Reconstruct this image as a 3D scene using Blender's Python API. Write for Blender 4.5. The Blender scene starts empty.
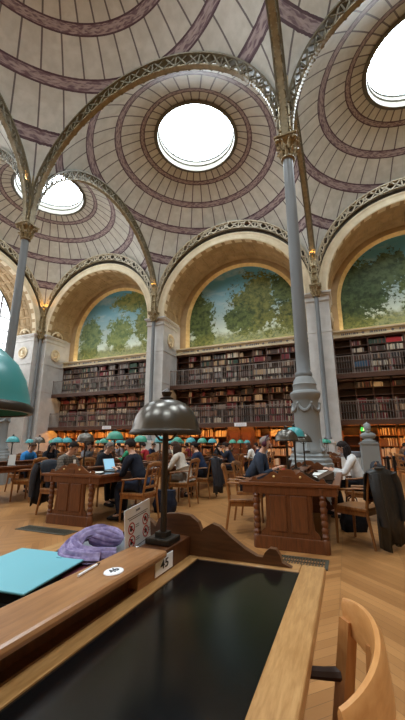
import bpy, bmesh, math, random
from mathutils import Vector, Matrix, Euler
PI = math.pi
scene = bpy.context.scene
COL = scene.collection
rnd = random.Random(7)

def lin(c):
    c = c / 255.0
    return c / 12.92 if c <= 0.04045 else ((c + 0.055) / 1.055) ** 2.4
def rgb(r, g, b): return (lin(r), lin(g), lin(b), 1.0)

# ------------------------------------------------------------------ mesh builder
class MB:
    """collects shapes; build() links them as ONE mesh object"""
    def __init__(self): self.v = []; self.f = []; self.mi = []; self.m = 0
    def add(self, vs, fs, T=None):
        b = len(self.v)
        if T is not None: vs = [T @ Vector(p) for p in vs]
        self.v.extend([tuple(p) for p in vs])
        self.f.extend([tuple(b + i for i in f) for f in fs]); self.mi.extend([self.m] * len(fs))
        return self
    def box(self, c, s, rot=None, taper=1.0, bev=0.0):
        hx, hy, hz = s[0] / 2, s[1] / 2, s[2] / 2
        T = Matrix.Translation(c)
        if rot is not None: T = T @ (Euler(rot).to_matrix().to_4x4() if not isinstance(rot, Matrix) else rot)
        if bev <= 0:
            t = taper
            vs = [(-hx, -hy, -hz), (hx, -hy, -hz), (hx, hy, -hz), (-hx, hy, -hz), (-hx * t, -hy * t, hz), (hx * t, -hy * t, hz), (hx * t, hy * t, hz), (-hx * t, hy * t, hz)]
            return self.add(vs, [(0, 3, 2, 1), (4, 5, 6, 7), (0, 1, 5, 4), (1, 2, 6, 5), (2, 3, 7, 6), (3, 0, 4, 7)], T)
        bm = bmesh.new(); bmesh.ops.create_cube(bm, size=1)
        for v in bm.verts: v.co = Vector((v.co.x * s[0], v.co.y * s[1], v.co.z * s[2]))
        bmesh.ops.bevel(bm, geom=bm.edges[:], offset=bev, segments=2, profile=0.5, affect='EDGES')
        self.frombm(bm, T); return self
    def frombm(self, bm, T=None):
        bm.verts.ensure_lookup_table(); bm.verts.index_update()
        self.add([v.co.copy() for v in bm.verts], [[v.index for v in f.verts] for f in bm.faces], T); bm.free()
    def tube(self, pts, rad, seg=8, cap=True, flat=None):
        pts = [Vector(p) for p in pts]; n = len(pts)
        R = rad if isinstance(rad, (list, tuple)) else [rad] * n
        rings = []; up = None
        for i, p in enumerate(pts):
            t = (pts[min(i + 1, n - 1)] - pts[max(i - 1, 0)]).normalized()
            if up is None:
                up = Vector((0, 0, 1)) if abs(t.z) < 0.9 else Vector((1, 0, 0))
            a = t.cross(up)
            if a.length < 1e-6: a = t.orthogonal()
            a.normalize(); bb = a.cross(t).normalized(); up = bb
            fl = flat or 1.0
            rings.append([p + (a * math.cos(2 * PI * k / seg) + bb * fl * math.sin(2 * PI * k / seg)) * R[i] for k in range(seg)])
        vs = [q for r in rings for q in r]; fs = []
        for i in range(n - 1):
            for k in range(seg):
                a, b = i * seg + k, i * seg + (k + 1) % seg
                fs.append((a, b, b + seg, a + seg))
        if cap:
            fs.append(tuple(reversed(range(seg)))); fs.append(tuple((n - 1) * seg + k for k in range(seg)))
        return self.add(vs, fs)
    def cyl(self, p0, p1, r0, r1=None, seg=12): return self.tube([p0, p1], [r0, r0 if r1 is None else r1], seg)
    def lathe(self, prof, c=(0, 0, 0), seg=24, T=None, a0=0.0, a1=2 * PI, cap=False):
        full = abs(a1 - a0 - 2 * PI) < 1e-6; n = seg if full else seg + 1
        vs = []; fs = []
        for (r, z) in prof:
            for k in range(n):
                a = a0 + (a1 - a0) * k / seg
                vs.append((c[0] + r * math.cos(a), c[1] + r * math.sin(a), c[2] + z))
        for i in range(len(prof) - 1):
            for k in range(seg):
                a, b = i * n + k, i * n + (k + 1) % n
                fs.append((a, b, b + n, a + n))
        if cap and full:
            fs.append(tuple(reversed(range(n)))); fs.append(tuple((len(prof) - 1) * n + k for k in range(n)))
        return self.add(vs, fs, T)
    def sph(self, c, r, seg=12, rings=8, rot=None):
        if not isinstance(r, (tuple, list)): r = (r, r, r)
        T = Matrix.Translation(c)
        if rot is not None: T = T @ Euler(rot).to_matrix().to_4x4()
        T = T @ Matrix.Diagonal((r[0], r[1], r[2], 1))
        prof = [(math.sin(PI * i / rings) if 0 < i < rings else 0.001, -math.cos(PI * i / rings)) for i in range(rings + 1)]
        return self.lathe(prof, seg=seg, T=T)
    def prism(self, poly, d0, d1, axis='Y', T=None):
        """polygon in 2-D (u, v) pushed from d0 to d1 along the axis; u,v are the other two axes in order"""
        n = len(poly)
        def P(u, v, d): return {'Y': (u, d, v), 'X': (d, u, v), 'Z': (u, v, d)}[axis]
        vs = [P(u, v, d0) for u, v in poly] + [P(u, v, d1) for u, v in poly]
        fs = [tuple(range(n)), tuple(reversed(range(n, 2 * n)))] + [(i, (i + 1) % n, n + (i + 1) % n, n + i) for i in range(n)]
        return self.add(vs, fs, T)
    def strip(self, A, B):
        """quads between two equal polylines"""
        n = len(A); return self.add(list(A) + list(B), [(i, i + 1, n + i + 1, n + i) for i in range(n - 1)])
    def mesh(self, name, mats, smooth=False, angle=35):
        me = bpy.data.meshes.new(name); me.from_pydata(self.v, [], self.f); me.update()
        for m in (mats if isinstance(mats, (list, tuple)) else [mats]): me.materials.append(m)
        if len(me.materials) > 1: me.polygons.foreach_set('material_index', self.mi)
        bm = bmesh.new(); bm.from_mesh(me); bmesh.ops.recalc_face_normals(bm, faces=bm.faces[:]); bm.to_mesh(me); bm.free()
        if smooth:
            me.polygons.foreach_set('use_smooth', [True] * len(me.polygons)); me.set_sharp_from_angle(angle=math.radians(angle))
        return me
    def build(self, name, mats, parent=None, smooth=False, loc=None, rz=0.0, angle=35):
        return link(name, self.mesh(name, mats, smooth, angle), parent, loc, rz)

def link(name, me, parent=None, loc=None, rz=0.0):
    o = bpy.data.objects.new(name, me); COL.objects.link(o)
    if parent is not None: o.parent = parent
    if loc is not None: o.location = loc
    o.rotation_euler = (0, 0, rz); return o
def thing(name, label, cat, loc=(0, 0, 0), rz=0.0, group=None):
    o = bpy.data.objects.new(name, None); COL.objects.link(o); o.empty_display_size = 0.1
    o.location = loc; o.rotation_euler = (0, 0, rz); tag(o, label, cat, group); return o
def tag(o, label=None, cat=None, group=None, kind=None):
    if label: o['label'] = label
    if cat: o['category'] = cat
    if group: o['group'] = group
    if kind: o['kind'] = kind
    return o
def struct(o): o['kind'] = 'structure'; return o
def dup(root, loc=None, rz=None, label=None, group=None, parent=None):
    c = root.copy(); COL.objects.link(c)
    if parent is not None: c.parent = parent
    if loc is not None: c.location = loc
    if rz is not None: c.rotation_euler = (0, 0, rz)
    if label: c['label'] = label
    if group: c['group'] = group
    for ch in list(root.children): dup(ch, parent=c)
    return c
_tn = [0]
def trim_name(): _tn[0] += 1; return 'trim_%d' % _tn[0]

# ------------------------------------------------------------------ node helper
class E:
    """tiny expression layer over shader math nodes"""
    def __init__(s, t, k): s.t = t; s.k = k
    def _m(s, op, *a, clamp=False):
        n = s.t.nodes.new('ShaderNodeMath'); n.operation = op; n.use_clamp = clamp
        for i, x in enumerate((s,) + a):
            if isinstance(x, E): s.t.links.new(x.k, n.inputs[i])
            else: n.inputs[i].default_value = x
        return E(s.t, n.outputs[0])
    def __add__(s, o): return s._m('ADD', o)
    def __radd__(s, o): return s._m('ADD', o)
    def __sub__(s, o): return s._m('SUBTRACT', o)
    def __rsub__(s, o): return (s * -1.0) + o
    def __mul__(s, o): return s._m('MULTIPLY', o)
    def __rmul__(s, o): return s._m('MULTIPLY', o)
    def __truediv__(s, o): return s._m('DIVIDE', o)
    def sqrt(s): return s._m('SQRT')
    def abs(s): return s._m('ABSOLUTE')
    def fract(s): return s._m('FRACT')
    def floor(s): return s._m('FLOOR')
    def sin(s): return s._m('SINE')
    def atan2(s, o): return s._m('ARCTAN2', o)
    def lt(s, o): return s._m('LESS_THAN', o)
    def gt(s, o): return s._m('GREATER_THAN', o)
    def mx(s, o): return s._m('MAXIMUM', o)
    def mn(s, o): return s._m('MINIMUM', o)
    def pingpong(s, o): return s._m('PINGPONG', o)
    def smooth(s, a, b):
        n = s.t.nodes.new('ShaderNodeMapRange'); n.interpolation_type = 'SMOOTHSTEP'
        s.t.links.new(s.k, n.inputs[0]); n.inputs[1].default_value = a; n.inputs[2].default_value = b
        return E(s.t, n.outputs[0])
def mat(name, color=None, rough=0.5, metal=0.0, spec=0.5, build=None, emit=None, estr=0.0, trans=0.0):
    m = bpy.data.materials.new(name); m.use_nodes = True; t = m.node_tree
    b = t.nodes['Principled BSDF']
    if color is not None: b.inputs['Base Color'].default_value = color
    b.inputs['Roughness'].default_value = rough; b.inputs['Metallic'].default_value = metal
    b.inputs['Specular IOR Level'].default_value = spec
    if emit is not None:
        b.inputs['Emission Color'].default_value = emit; b.inputs['Emission Strength'].default_value = estr
    if trans: b.inputs['Transmission Weight'].default_value = trans
    if build: build(t, b)
    return m
def coords(t, which='Object'):
    tc = t.nodes.new('ShaderNodeTexCoord'); sp = t.nodes.new('ShaderNodeSeparateXYZ'); t.links.new(tc.outputs[which], sp.inputs[0])
    return E(t, sp.outputs[0]), E(t, sp.outputs[1]), E(t, sp.outputs[2]), tc.outputs[which]
def vec(t, x, y, z=0.0):
    n = t.nodes.new('ShaderNodeCombineXYZ')
    for i, q in enumerate((x, y, z)):
        if isinstance(q, E): t.links.new(q.k, n.inputs[i])
        else: n.inputs[i].default_value = q
    return n.outputs[0]
def noise(t, v, scale, detail=3.0, rough=0.5, dist=0.0):
    n = t.nodes.new('ShaderNodeTexNoise'); t.links.new(v, n.inputs['Vector']); n.inputs['Scale'].default_value = scale
    n.inputs['Detail'].default_value = detail; n.inputs['Roughness'].default_value = rough; n.inputs['Distortion'].default_value = dist
    return E(t, n.outputs[0])
def white(t, v):
    n = t.nodes.new('ShaderNodeTexWhiteNoise'); n.noise_dimensions = '3D'; t.links.new(v, n.inputs[0]); return E(t, n.outputs[0])
def mixc(t, f, a, b):
    n = t.nodes.new('ShaderNodeMix'); n.data_type = 'RGBA'
    if isinstance(f, E): t.links.new(f.k, n.inputs[0])
    else: n.inputs[0].default_value = f
    for i, c in ((6, a), (7, b)):
        if isinstance(c, tuple): n.inputs[i].default_value = c
        else: t.links.new(c, n.inputs[i])
    return n.outputs[2]
def bump(t, b, h, strength=0.3, dist=0.02):
    n = t.nodes.new('ShaderNodeBump'); n.inputs['Strength'].default_value = strength; n.inputs['Distance'].default_value = dist
    t.links.new(h.k, n.inputs['Height']); t.links.new(n.outputs[0], b.inputs['Normal'])
def setc(t, b, c): t.links.new(c, b.inputs['Base Color'])

def wood(name, dark, light, scale=1.0, rough=0.35, axis='Y', spec=0.5):
    def f(t, b):
        x, y, z, v = coords(t)
        k = 0.12
        vv = {'Y': vec(t, x * 1.0, y * k, z * 1.0), 'X': vec(t, x * k, y, z), 'Z': vec(t, x, y, z * k)}[axis]
        n = noise(t, vv, 28 * scale, 5, 0.6, 0.6); n2 = noise(t, vv, 90 * scale, 2, 0.5)
        setc(t, b, mixc(t, (n * 0.75 + n2 * 0.35).smooth(0.3, 0.8), dark, light))
        bump(t, b, n2, 0.08, 0.004)
    return mat(name, None, rough, 0, spec, f)
def mottled(name, c0, c1, scale=3.0, rough=0.7, metal=0.0, bs=0.0, spec=0.4):
    def f(t, b):
        x, y, z, v = coords(t); n = noise(t, v, scale, 4, 0.6)
        setc(t, b, mixc(t, n.smooth(0.3, 0.7), c0, c1))
        if bs: bump(t, b, n, bs, 0.02)
    return mat(name, None, rough, metal, spec, f)
# ------------------------------------------------------------------ materials
W_OAK = wood('oak_light', rgb(142, 96, 54), rgb(190, 142, 90), 1.0, 0.38)
W_OAKX = wood('oak_light_across', rgb(142, 96, 54), rgb(190, 142, 90), 1.0, 0.38, 'X')
W_OAKZ = wood('oak_light_upright', rgb(150, 102, 58), rgb(190, 138, 86), 1.0, 0.38, 'Z')
W_RIM = wood('oak_desk_rim', rgb(158, 112, 62), rgb(194, 148, 94), 2.2, 0.32)
W_RIMX = wood('oak_desk_rim_across', rgb(152, 108, 62), rgb(186, 140, 88), 2.2, 0.32, 'X')
W_RIDGE = wood('oak_ridge', rgb(140, 94, 58), rgb(178, 128, 84), 1.0, 0.28)
W_BROWN = wood('walnut_brown', rgb(70, 40, 22), rgb(104, 62, 34), 1.0, 0.33, 'Z')
W_BROWNX = wood('walnut_brown_across', rgb(74, 46, 28), rgb(108, 70, 42), 1.0, 0.33, 'X')
W_RED = wood('mahogany_red', rgb(84, 48, 28), rgb(118, 70, 40), 1.0, 0.33, 'Z')
W_REDX = wood('mahogany_red_across', rgb(92, 54, 32), rgb(128, 78, 46), 1.0, 0.3, 'X')
W_CASE = wood('bookcase_brown', rgb(66, 42, 30), rgb(96, 62, 44), 0.6, 0.45, 'X')
W_CASEW = wood('bookcase_warm', rgb(120, 72, 34), rgb(160, 102, 52), 0.6, 0.45, 'X')
W_CHAIR = wood('armchair_oak', rgb(112, 70, 36), rgb(160, 108, 60), 1.0, 0.35, 'Z')
LEATHER = mat('black_leather', rgb(9, 11, 12), 0.17, 0, 0.5, lambda t, b: bump(t, b, noise(t, coords(t)[3], 220, 2), 0.05, 0.002))
DARKSEAT = mat('dark_leather_seat', rgb(60, 40, 28), 0.55)
STONE = mottled('pale_stone', rgb(190, 188, 184), rgb(208, 206, 202), 1.5, 0.75, bs=0.03)
STONE_W = mottled('cream_stone', rgb(206, 190, 158), rgb(224, 210, 180), 1.5, 0.7, bs=0.03)
RECESS_SHADE = mottled('arch_recess_shade', rgb(64, 56, 44), rgb(80, 70, 56), 3, 0.7)  # flat wall strip coloured dark for the shade of a recess
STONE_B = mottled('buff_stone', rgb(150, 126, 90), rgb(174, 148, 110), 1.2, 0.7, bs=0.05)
GOLD_P = mottled('gilded_frame', rgb(206, 176, 116), rgb(226, 200, 142), 4, 0.4, 0.15)
GREYCOL = mat('grey_painted_iron', rgb(112, 116, 118), 0.42, 0.0, 0.5)
GREYPED = mat('grey_pedestal_paint', rgb(136, 140, 140), 0.5, 0.0, 0.5)
RIB = mottled('bronze_green_iron', rgb(104, 98, 80), rgb(128, 120, 98), 5, 0.5, 0.1)
RIBE = mottled('gilt_flange', rgb(132, 120, 94), rgb(156, 144, 114), 5, 0.42, 0.15)
RIBW = mottled('wall_rib_paint', rgb(186, 174, 148), rgb(206, 194, 168), 5, 0.5, 0.0)
CAPG = mottled('gilt_capital', rgb(116, 102, 74), rgb(164, 146, 108), 14, 0.4, 0.25, 0.3)
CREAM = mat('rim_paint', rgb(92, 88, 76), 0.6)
GRATE = mat('grating_iron', rgb(84, 82, 70), 0.5, 0.3)
IRON = mat('black_iron', rgb(34, 30, 30), 0.5, 0.4)
RAILM = mat('gallery_iron', rgb(140, 128, 120), 0.5, 0.1)
PEWTER = mat('dark_pewter', rgb(99, 94, 87), 0.28, 0.85)
PEWTERP = mat('dark_bronze_pole', rgb(62, 55, 48), 0.36, 0.6)
BLACKM = mat('black_metal', rgb(24, 22, 22), 0.4, 0.5)
TEALG = mat('teal_enamel', rgb(66, 152, 156), 0.3)
GREENG = mat('green_enamel', rgb(60, 148, 124), 0.3)
BULB = mat('warm_bulb', rgb(255, 220, 150), 0.5, emit=rgb(255, 196, 96), estr=14)
WHITEP = mat('white_card', rgb(246, 246, 248), 0.5)
PAPER = mat('white_paper', rgb(226, 224, 218), 0.7)
REDP = mat('red_print', rgb(190, 36, 44), 0.5)
BLACKP = mat('black_print', rgb(20, 22, 26), 0.5)
GREYP = mat('grey_print', rgb(120, 120, 126), 0.6)
def _screen(c, s): return mat('screen', c, 0.3, emit=c, estr=s)
SCREEN = _screen(rgb(150, 200, 226), 1.0)
EXITG = mat('exit_green', rgb(20, 170, 80), 0.4, emit=rgb(20, 200, 90), estr=1.2)
EXITW = mat('exit_white', rgb(230, 255, 230), 0.4, emit=rgb(220, 255, 220), estr=1.2)
DAY = mat('daylight_glass', rgb(255, 255, 255), 0.3, emit=(0.82, 0.93, 1.0, 1), estr=34.0)
DAYW = mat('daylight_window', rgb(255, 255, 255), 0.3, emit=(0.93, 0.97, 1.0, 1), estr=5.0)
WARMSTRIP = mat('warm_strip_lamp', rgb(255, 220, 160), 0.5, emit=rgb(255, 170, 76), estr=60.0)
CORNICE_ADDED = mat('added_cornice_strip', rgb(255, 230, 190), 0.5, emit=rgb(255, 232, 200), estr=60.0)  # unseen strips added on the cornices to brighten murals and soffits
ADDED_STRIP = mat('added_gallery_strip', rgb(255, 230, 190), 0.5, emit=rgb(255, 206, 150), estr=14.0)  # unseen strips added under the upper gallery to brighten the shelves
UPL = mat('uplight_lens', rgb(255, 220, 160), 0.5, emit=rgb(255, 186, 90), estr=160.0)

def _floor(t, b):
    x, y, z, v = coords(t)
    Wd = 0.62; pw = 0.105
    u = x / Wd; band = u.floor(); fr = u.fract()
    par = (band * 0.5).fract() * 2.0            # 0 or 1 per band
    par = par.gt(0.5)
    sgn = par * 2.0 - 1.0
    s = (y + sgn * (fr - 0.5) * Wd) / pw
    pl = s.floor(); pf = s.fract()
    r = white(t, vec(t, band, pl, 0.0))
    along = (fr * Wd * 1.414); across = pf * pw
    g = noise(t, vec(t, along * 4.0 + r * 37.0, across * 60.0 + pl * 3.0, band * 5.0), 1.6, 4, 0.6, 0.4)
    c = mixc(t, r, rgb(150, 103, 58), rgb(178, 127, 76))
    c = mixc(t, (g - 0.5).abs().smooth(0.0, 0.35) * 0.35, c, rgb(120, 78, 42))
    big = noise(t, v, 0.55, 3, 0.5).smooth(0.35, 0.75)
    c = mixc(t, big * 0.3, c, rgb(122, 82, 46))
    seam = ((pf - 0.5).abs().gt(0.478)).mx((fr - 0.5).abs().gt(0.495) * 0.5)
    c = mixc(t, seam * 0.6, c, rgb(66, 42, 24))
    setc(t, b, c)
    bump(t, b, (1.0 - seam) * 0.4 + g * 0.2, 0.1, 0.004)
    b.inputs['Roughness'].default_value = 0.33
FLOORM = mat('chevron_parquet', None, 0.33, 0, 0.45, _floor)

def _dome(t, b):
    x, y, z, v = coords(t)
    r = (x * x + y * y).sqrt()
    N = 40.0
    a = y.atan2(x) / (2 * PI) * N
    fr = (a.fract() - 0.5).abs()                 # 0.5 on the rib lines
    dline = (0.5 - fr) * r * (2 * PI / N)
    seg = a.floor()
    pn = white(t, vec(t, seg, (r * 0.9).floor(), 1.0))
    nz = noise(t, v, 2.2, 4, 0.6)
    c = mixc(t, nz.smooth(0.3, 0.7), rgb(190, 189, 180), rgb(208, 207, 199))
    c = mixc(t, pn * 0.25, c, rgb(178, 174, 163))
    line = dline.lt(0.031)
    c = mixc(t, line * 0.85, c, rgb(78, 66, 70))
    for rc, hw in ((2.75, 0.125), (3.9, 0.155), (5.12, 0.155), (6.26, 0.13)):
        d = (r - rc).abs()
        inb = d.lt(hw)
        motif = noise(t, vec(t, a * 1.0, r * 9.0, rc), 2.6, 2, 0.5).smooth(0.42, 0.6)
        wave = ((a * 12.56).sin() * 0.028 + (r - rc)).abs().lt(0.03)
        bc = mixc(t, motif, rgb(112, 92, 100), rgb(166, 150, 150))
        bc = mixc(t, wave * 0.5, bc, rgb(176, 160, 156))
        edge = d.gt(hw - 0.045)
        bc = mixc(t, edge * 0.9, bc, rgb(74, 50, 60))
        c = mixc(t, inb, c, bc)
    setc(t, b, c)
DOMEM = mat('faience_dome', None, 0.5, 0, 0.35, _dome)

def mural_mat(name, trees, seed):
    """a woodland painting: pale sky, leafy crowns with ragged edges, trunks and undergrowth"""
    def f(t, b):
        x, y, z, v = coords(t)                   # x across (-3.8..3.8), z up from 7.8 to 13.3
        h = (z - 7.85) / 5.4
        c = mixc(t, h.smooth(0.0, 0.9), rgb(196, 212, 206), rgb(92, 156, 178))
        cl = noise(t, vec(t, x * 0.5, z * 1.2, seed), 1.2, 4, 0.6).smooth(0.5, 0.75)
        c = mixc(t, cl * 0.35, c, rgb(216, 220, 210))
        n1 = noise(t, vec(t, x, z, seed * 1.0), 1.5, 6, 0.62, 0.3)
        n2 = noise(t, vec(t, x, z, seed + 4.0), 5.0, 5, 0.7, 0.2)
        n3 = noise(t, vec(t, x, z, seed + 9.0), 2.6, 4, 0.6, 0.2)
        for (cx, cz, rx, rz, dk, lt) in trees:
            dx = (x - cx) / rx; dz = (z - cz) / rz
            d = (dx * dx + dz * dz).sqrt() + (n1 - 0.5) * 1.9 + (n2 - 0.5) * 1.6 + 0.12
            m = d.smooth(1.08, 0.86)
            leaf = mixc(t, (n3 * 0.6 + n2 * 0.5).smooth(0.38, 0.7), dk, lt)
            c = mixc(t, m, c, leaf)
        gnd = ((z - 7.85) + (n1 - 0.5) * 1.6).smooth(1.0, 0.5)
        c = mixc(t, gnd * 0.9, c, mixc(t, n2.smooth(0.35, 0.65), rgb(62, 76, 44), rgb(112, 118, 66)))
        setc(t, b, c)
    return mat(name, None, 0.6, 0, 0.25, f)
DG, LG, OG, BG = rgb(46, 62, 40), rgb(104, 120, 72), rgb(128, 132, 74), rgb(82, 108, 84)
MUR1 = mural_mat('woodland_painting_one', [(-2.6, 9.3, 1.3, 2.0, BG, rgb(132, 150, 106)), (0.3, 9.6, 1.3, 1.5, rgb(88, 112, 76), rgb(136, 150, 98)), (1.4, 12.2, 2.2, 1.0, rgb(84, 108, 66), rgb(150, 152, 90)), (2.9, 10.4, 1.5, 2.4, rgb(72, 94, 62), rgb(132, 140, 84))], 3.0)
MUR2 = mural_mat('woodland_painting_two', [(-3.3, 9.8, 1.5, 2.2, DG, LG), (-2.7, 8.4, 1.0, .9, DG, LG), (0.9, 10.3, 1.9, 2.5, rgb(58, 74, 44), OG), (-0.2, 9.4, 1.2, 1.1, DG, LG), (3.0, 11.2, 1.0, 1.8, DG, LG), (3.2, 9.2, 1.1, 1.2, DG, OG)], 11.0)
MUR3 = mural_mat('woodland_painting_three', [(-2.6, 10.2, 1.9, 2.3, DG, rgb(84, 106, 72)), (-1.0, 11.2, 1.5, 1.3, DG, rgb(94, 112, 78)), (1.4, 10.2, 2.2, 2.2, DG, LG), (-3.2, 8.5, 1.8, 1.2, rgb(40, 56, 36), rgb(80, 98, 62)), (3.2, 9.6, 1.4, 2.2, DG, LG)], 23.0)

BOOKC = {'dark brown': rgb(70, 48, 38), 'brown': rgb(112, 78, 56), 'dark red': rgb(118, 34, 40), 'tan': rgb(178, 146, 108), 'cream': rgb(212, 200, 176), 'black': rgb(38, 34, 36), 'dark green': rgb(44, 70, 54), 'blue': rgb(52, 92, 122), 'grey': rgb(140, 132, 126), 'bright red': rgb(188, 40, 44)}
BOOKN = list(BOOKC)
BOOKM = [mat('book_' + k.replace(' ', '_'), c, 0.6) for k, c in BOOKC.items()]
# ------------------------------------------------------------------ people (seated; local +y is where they face)
def skin_mesh(name, nodes, edges, root, mt, sub=1):
    """nodes: name -> (co, rx[, ry]); a skinned and subdivided surface along the edges"""
    names = list(nodes); idx = {n: i for i, n in enumerate(names)}
    me = bpy.data.meshes.new(name); me.from_pydata([nodes[n][0] for n in names], [(idx[a], idx[b]) for a, b in edges], [])
    o = bpy.data.objects.new(name, me); COL.objects.link(o)
    sk = o.modifiers.new('Skin', 'SKIN'); sk.use_smooth_shade = True; sk.branch_smoothing = 0.3
    sv = me.skin_vertices[0].data
    for n in names:
        r = nodes[n][1]; sv[idx[n]].radius = (r, r) if not isinstance(r, tuple) else r
        sv[idx[n]].use_root = (n == root)
    ss = o.modifiers.new('Sub', 'SUBSURF'); ss.levels = sub; ss.render_levels = sub
    dg = bpy.context.evaluated_depsgraph_get(); dg.update()
    new = bpy.data.meshes.new_from_object(o.evaluated_get(dg)); new.name = name
    new.materials.clear(); new.materials.append(mt)
    new.polygons.foreach_set('use_smooth', [True] * len(new.polygons))
    bpy.data.objects.remove(o); bpy.data.meshes.remove(me)
    return new
def join_mesh(name, base, extra):
    """append an MB's shapes to a mesh datablock (same material list order)"""
    bm = bmesh.new(); bm.from_mesh(base)
    e = extra.mesh('tmp', [m for m in extra.mats], True, 60)
    bm.from_mesh(e); me = bpy.data.meshes.new(name); bm.to_mesh(me); bm.free()
    for m in extra.mats: me.materials.append(m)
    me.polygons.foreach_set('use_smooth', [True] * len(me.polygons)); bpy.data.meshes.remove(e)
    return me
SKINS = {'fair': mat('skin_fair', rgb(206, 160, 134), 0.55), 'tan': mat('skin_tan', rgb(170, 122, 94), 0.55), 'brown': mat('skin_brown', rgb(120, 80, 58), 0.55)}
EYEM = mat('eye_dark', rgb(26, 20, 18), 0.2); LIPM = mat('lip', rgb(160, 92, 84), 0.5)
_cm = {}
def cloth(c):
    if c not in _cm:
        _cm[c] = mottled('cloth_%d' % len(_cm), rgb(*[max(0, q - 8) for q in c]), rgb(*[min(255, q + 10) for q in c]), 9, 0.85, bs=0.15, spec=0.2)
    return _cm[c]
def plaid_mat():
    def f(t, b):
        x, y, z, v = coords(t)
        a = ((z * 22.0).fract() - 0.5).abs().lt(0.2); d = (((x + y) * 22.0).fract() - 0.5).abs().lt(0.2)
        c = mixc(t, a * 0.5, rgb(120, 112, 102), rgb(60, 54, 50)); c = mixc(t, d * 0.5, c, rgb(64, 56, 52)); setc(t, b, c)
    return mat('plaid_cloth', None, 0.85, 0, 0.2, f)
PLAID = plaid_mat()
def V(*a): return Vector(a)
def person(x, y, rz, label, top=(40, 44, 60), legs=(34, 36, 44), hair=(40, 30, 24), hairstyle='short', skin='fair', pose='write', lean=0.16, head=0.35, turn=0.0, extra=None, scale=1.0, shoes=(40, 34, 32), hem=0.0):
    t = thing('person', label, 'person', (x, y, 0), rz, 'readers seated at the tables'); t.scale = (scale,) * 3
    sk = SKINS[skin]
    pel = V(0, -0.06, 0.59); wai = V(0, -0.06 + lean * 0.3, 0.72); che = V(0, -0.06 + lean * 0.75, 0.885); nb = V(0, -0.06 + lean, 1.02)
    nk = nb + V(0, 0.025 + 0.03 * head, 0.075)
    fwd = V(math.sin(turn) * -1, math.cos(turn), 0)
    up = (V(0, 0, 1) + fwd * head).normalized(); face = (fwd - up * fwd.dot(up)).normalized(); side = face.cross(up).normalized()
    hc = nk + up * 0.115 + face * 0.012
    N = {'pel': (pel, (0.155, 0.12)), 'wai': (wai, (0.135, 0.105)), 'che': (che, (0.155, 0.11)), 'nb': (nb, (0.085, 0.075)), 'nk': (nk, (0.052, 0.052)),
         'jaw': (nk + up * 0.055 + face * 0.028, (0.055, 0.06)), 'cr': (hc + up * 0.02, (0.073, 0.088)), 'tp': (hc + up * 0.095, (0.055, 0.065))}
    ED = [('pel', 'wai'), ('wai', 'che'), ('che', 'nb'), ('nb', 'nk'), ('nk', 'jaw'), ('jaw', 'cr'), ('cr', 'tp')]
    HP = {'write': [V(0.13, 0.47, 0.815), V(-0.16, 0.46, 0.815)], 'type': [V(0.10, 0.44, 0.82), V(-0.10, 0.44, 0.82)], 'chin': [V(0.15, 0.45, 0.815), V(-0.05, 0.20 + lean, 1.10)], 'phone': [V(0.08, 0.38, 0.92), V(-0.07, 0.38, 0.92)], 'lap': [V(0.1, 0.22, 0.66), V(-0.1, 0.22, 0.66)]}[pose]
    hands = []
    for i, s in enumerate((1, -1)):
        sh = nb + V(s * 0.175, -0.01, -0.035); ha = HP[i]
        d = ha - sh; mid = (sh + ha) / 2
        L = 0.56; drop = math.sqrt(max(L * L - d.length ** 2, 0.0)) / 2
        el = mid + V(s * 0.35, -0.35, -0.85).normalized() * max(drop, 0.03)
        wr = ha + (el - ha).normalized() * 0.075
        k = 'r' if s > 0 else 'l'
        N.update({k + 'sh': (sh, 0.062), k + 'el': (el, 0.043), k + 'wr': (wr, (0.028, 0.024)), k + 'pm': (ha, (0.038, 0.016))})
        ED += [('nb', k + 'sh'), (k + 'sh', k + 'el'), (k + 'el', k + 'wr'), (k + 'wr', k + 'pm')]
        hip = pel + V(s * 0.095, 0.03, -0.03); kn = V(s * 0.14, 0.36, 0.535); an = V(s * 0.13, 0.33 + 0.05 * s, 0.09); to = an + V(s * 0.03, 0.15, -0.05)
        N.update({k + 'hp': (hip, 0.095), k + 'kn': (kn, 0.062), k + 'an': (an, 0.04), k + 'to': (to, (0.035, 0.025))})
        ED += [('pel', k + 'hp'), (k + 'hp', k + 'kn'), (k + 'kn', k + 'an'), (k + 'an', k + 'to')]
        hands.append((ha, (ha - wr).normalized(), s))
    slim = {}
    for k, (c_, r_) in N.items():
        f_ = 0.84 if k in ('pel', 'wai', 'che', 'nb', 'rsh', 'rel', 'lsh', 'lel', 'rhp', 'rkn', 'lhp', 'lkn') else 1.0
        slim[k] = (c_, tuple(q * f_ for q in r_) if isinstance(r_, tuple) else r_ * f_)
    body = skin_mesh('body', slim, ED, 'pel', sk)
    ex = MB(); ex.mats = [sk, EYEM, LIPM]
    for ha, d, s in hands:                       # four unequal fingers bent at the knuckles, and a thumb off the side
        w = d.cross(V(0, 0, 1)).normalized()
        for j, ln in enumerate((0.062, 0.072, 0.067, 0.05)):
            o = ha + w * (0.026 - 0.0175 * j) + d * 0.012
            ex.tube([o, o + d * (0.03 + ln * 0.25) + V(0, 0, 0.004), o + d * (0.03 + ln * 0.7) + V(0, 0, -0.012), o + d * (0.03 + ln * 0.9) + V(0, 0, -0.022)], [0.0095, 0.009, 0.008, 0.006], 7)
        iw = w * (-s if s * w.x > 0 else s) if False else V(-s, 0, 0)
        iw = (iw - d * iw.dot(d)).normalized()
        o = ha + iw * 0.022 - d * 0.025
        ex.tube([o, o + iw * 0.03 + d * 0.025, o + iw * 0.036 + d * 0.055], [0.012, 0.0105, 0.007], 7)
    R = Matrix((side, face, up)).transposed()
    def hp(a, b, c): return hc + side * a + face * b + up * c
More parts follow.
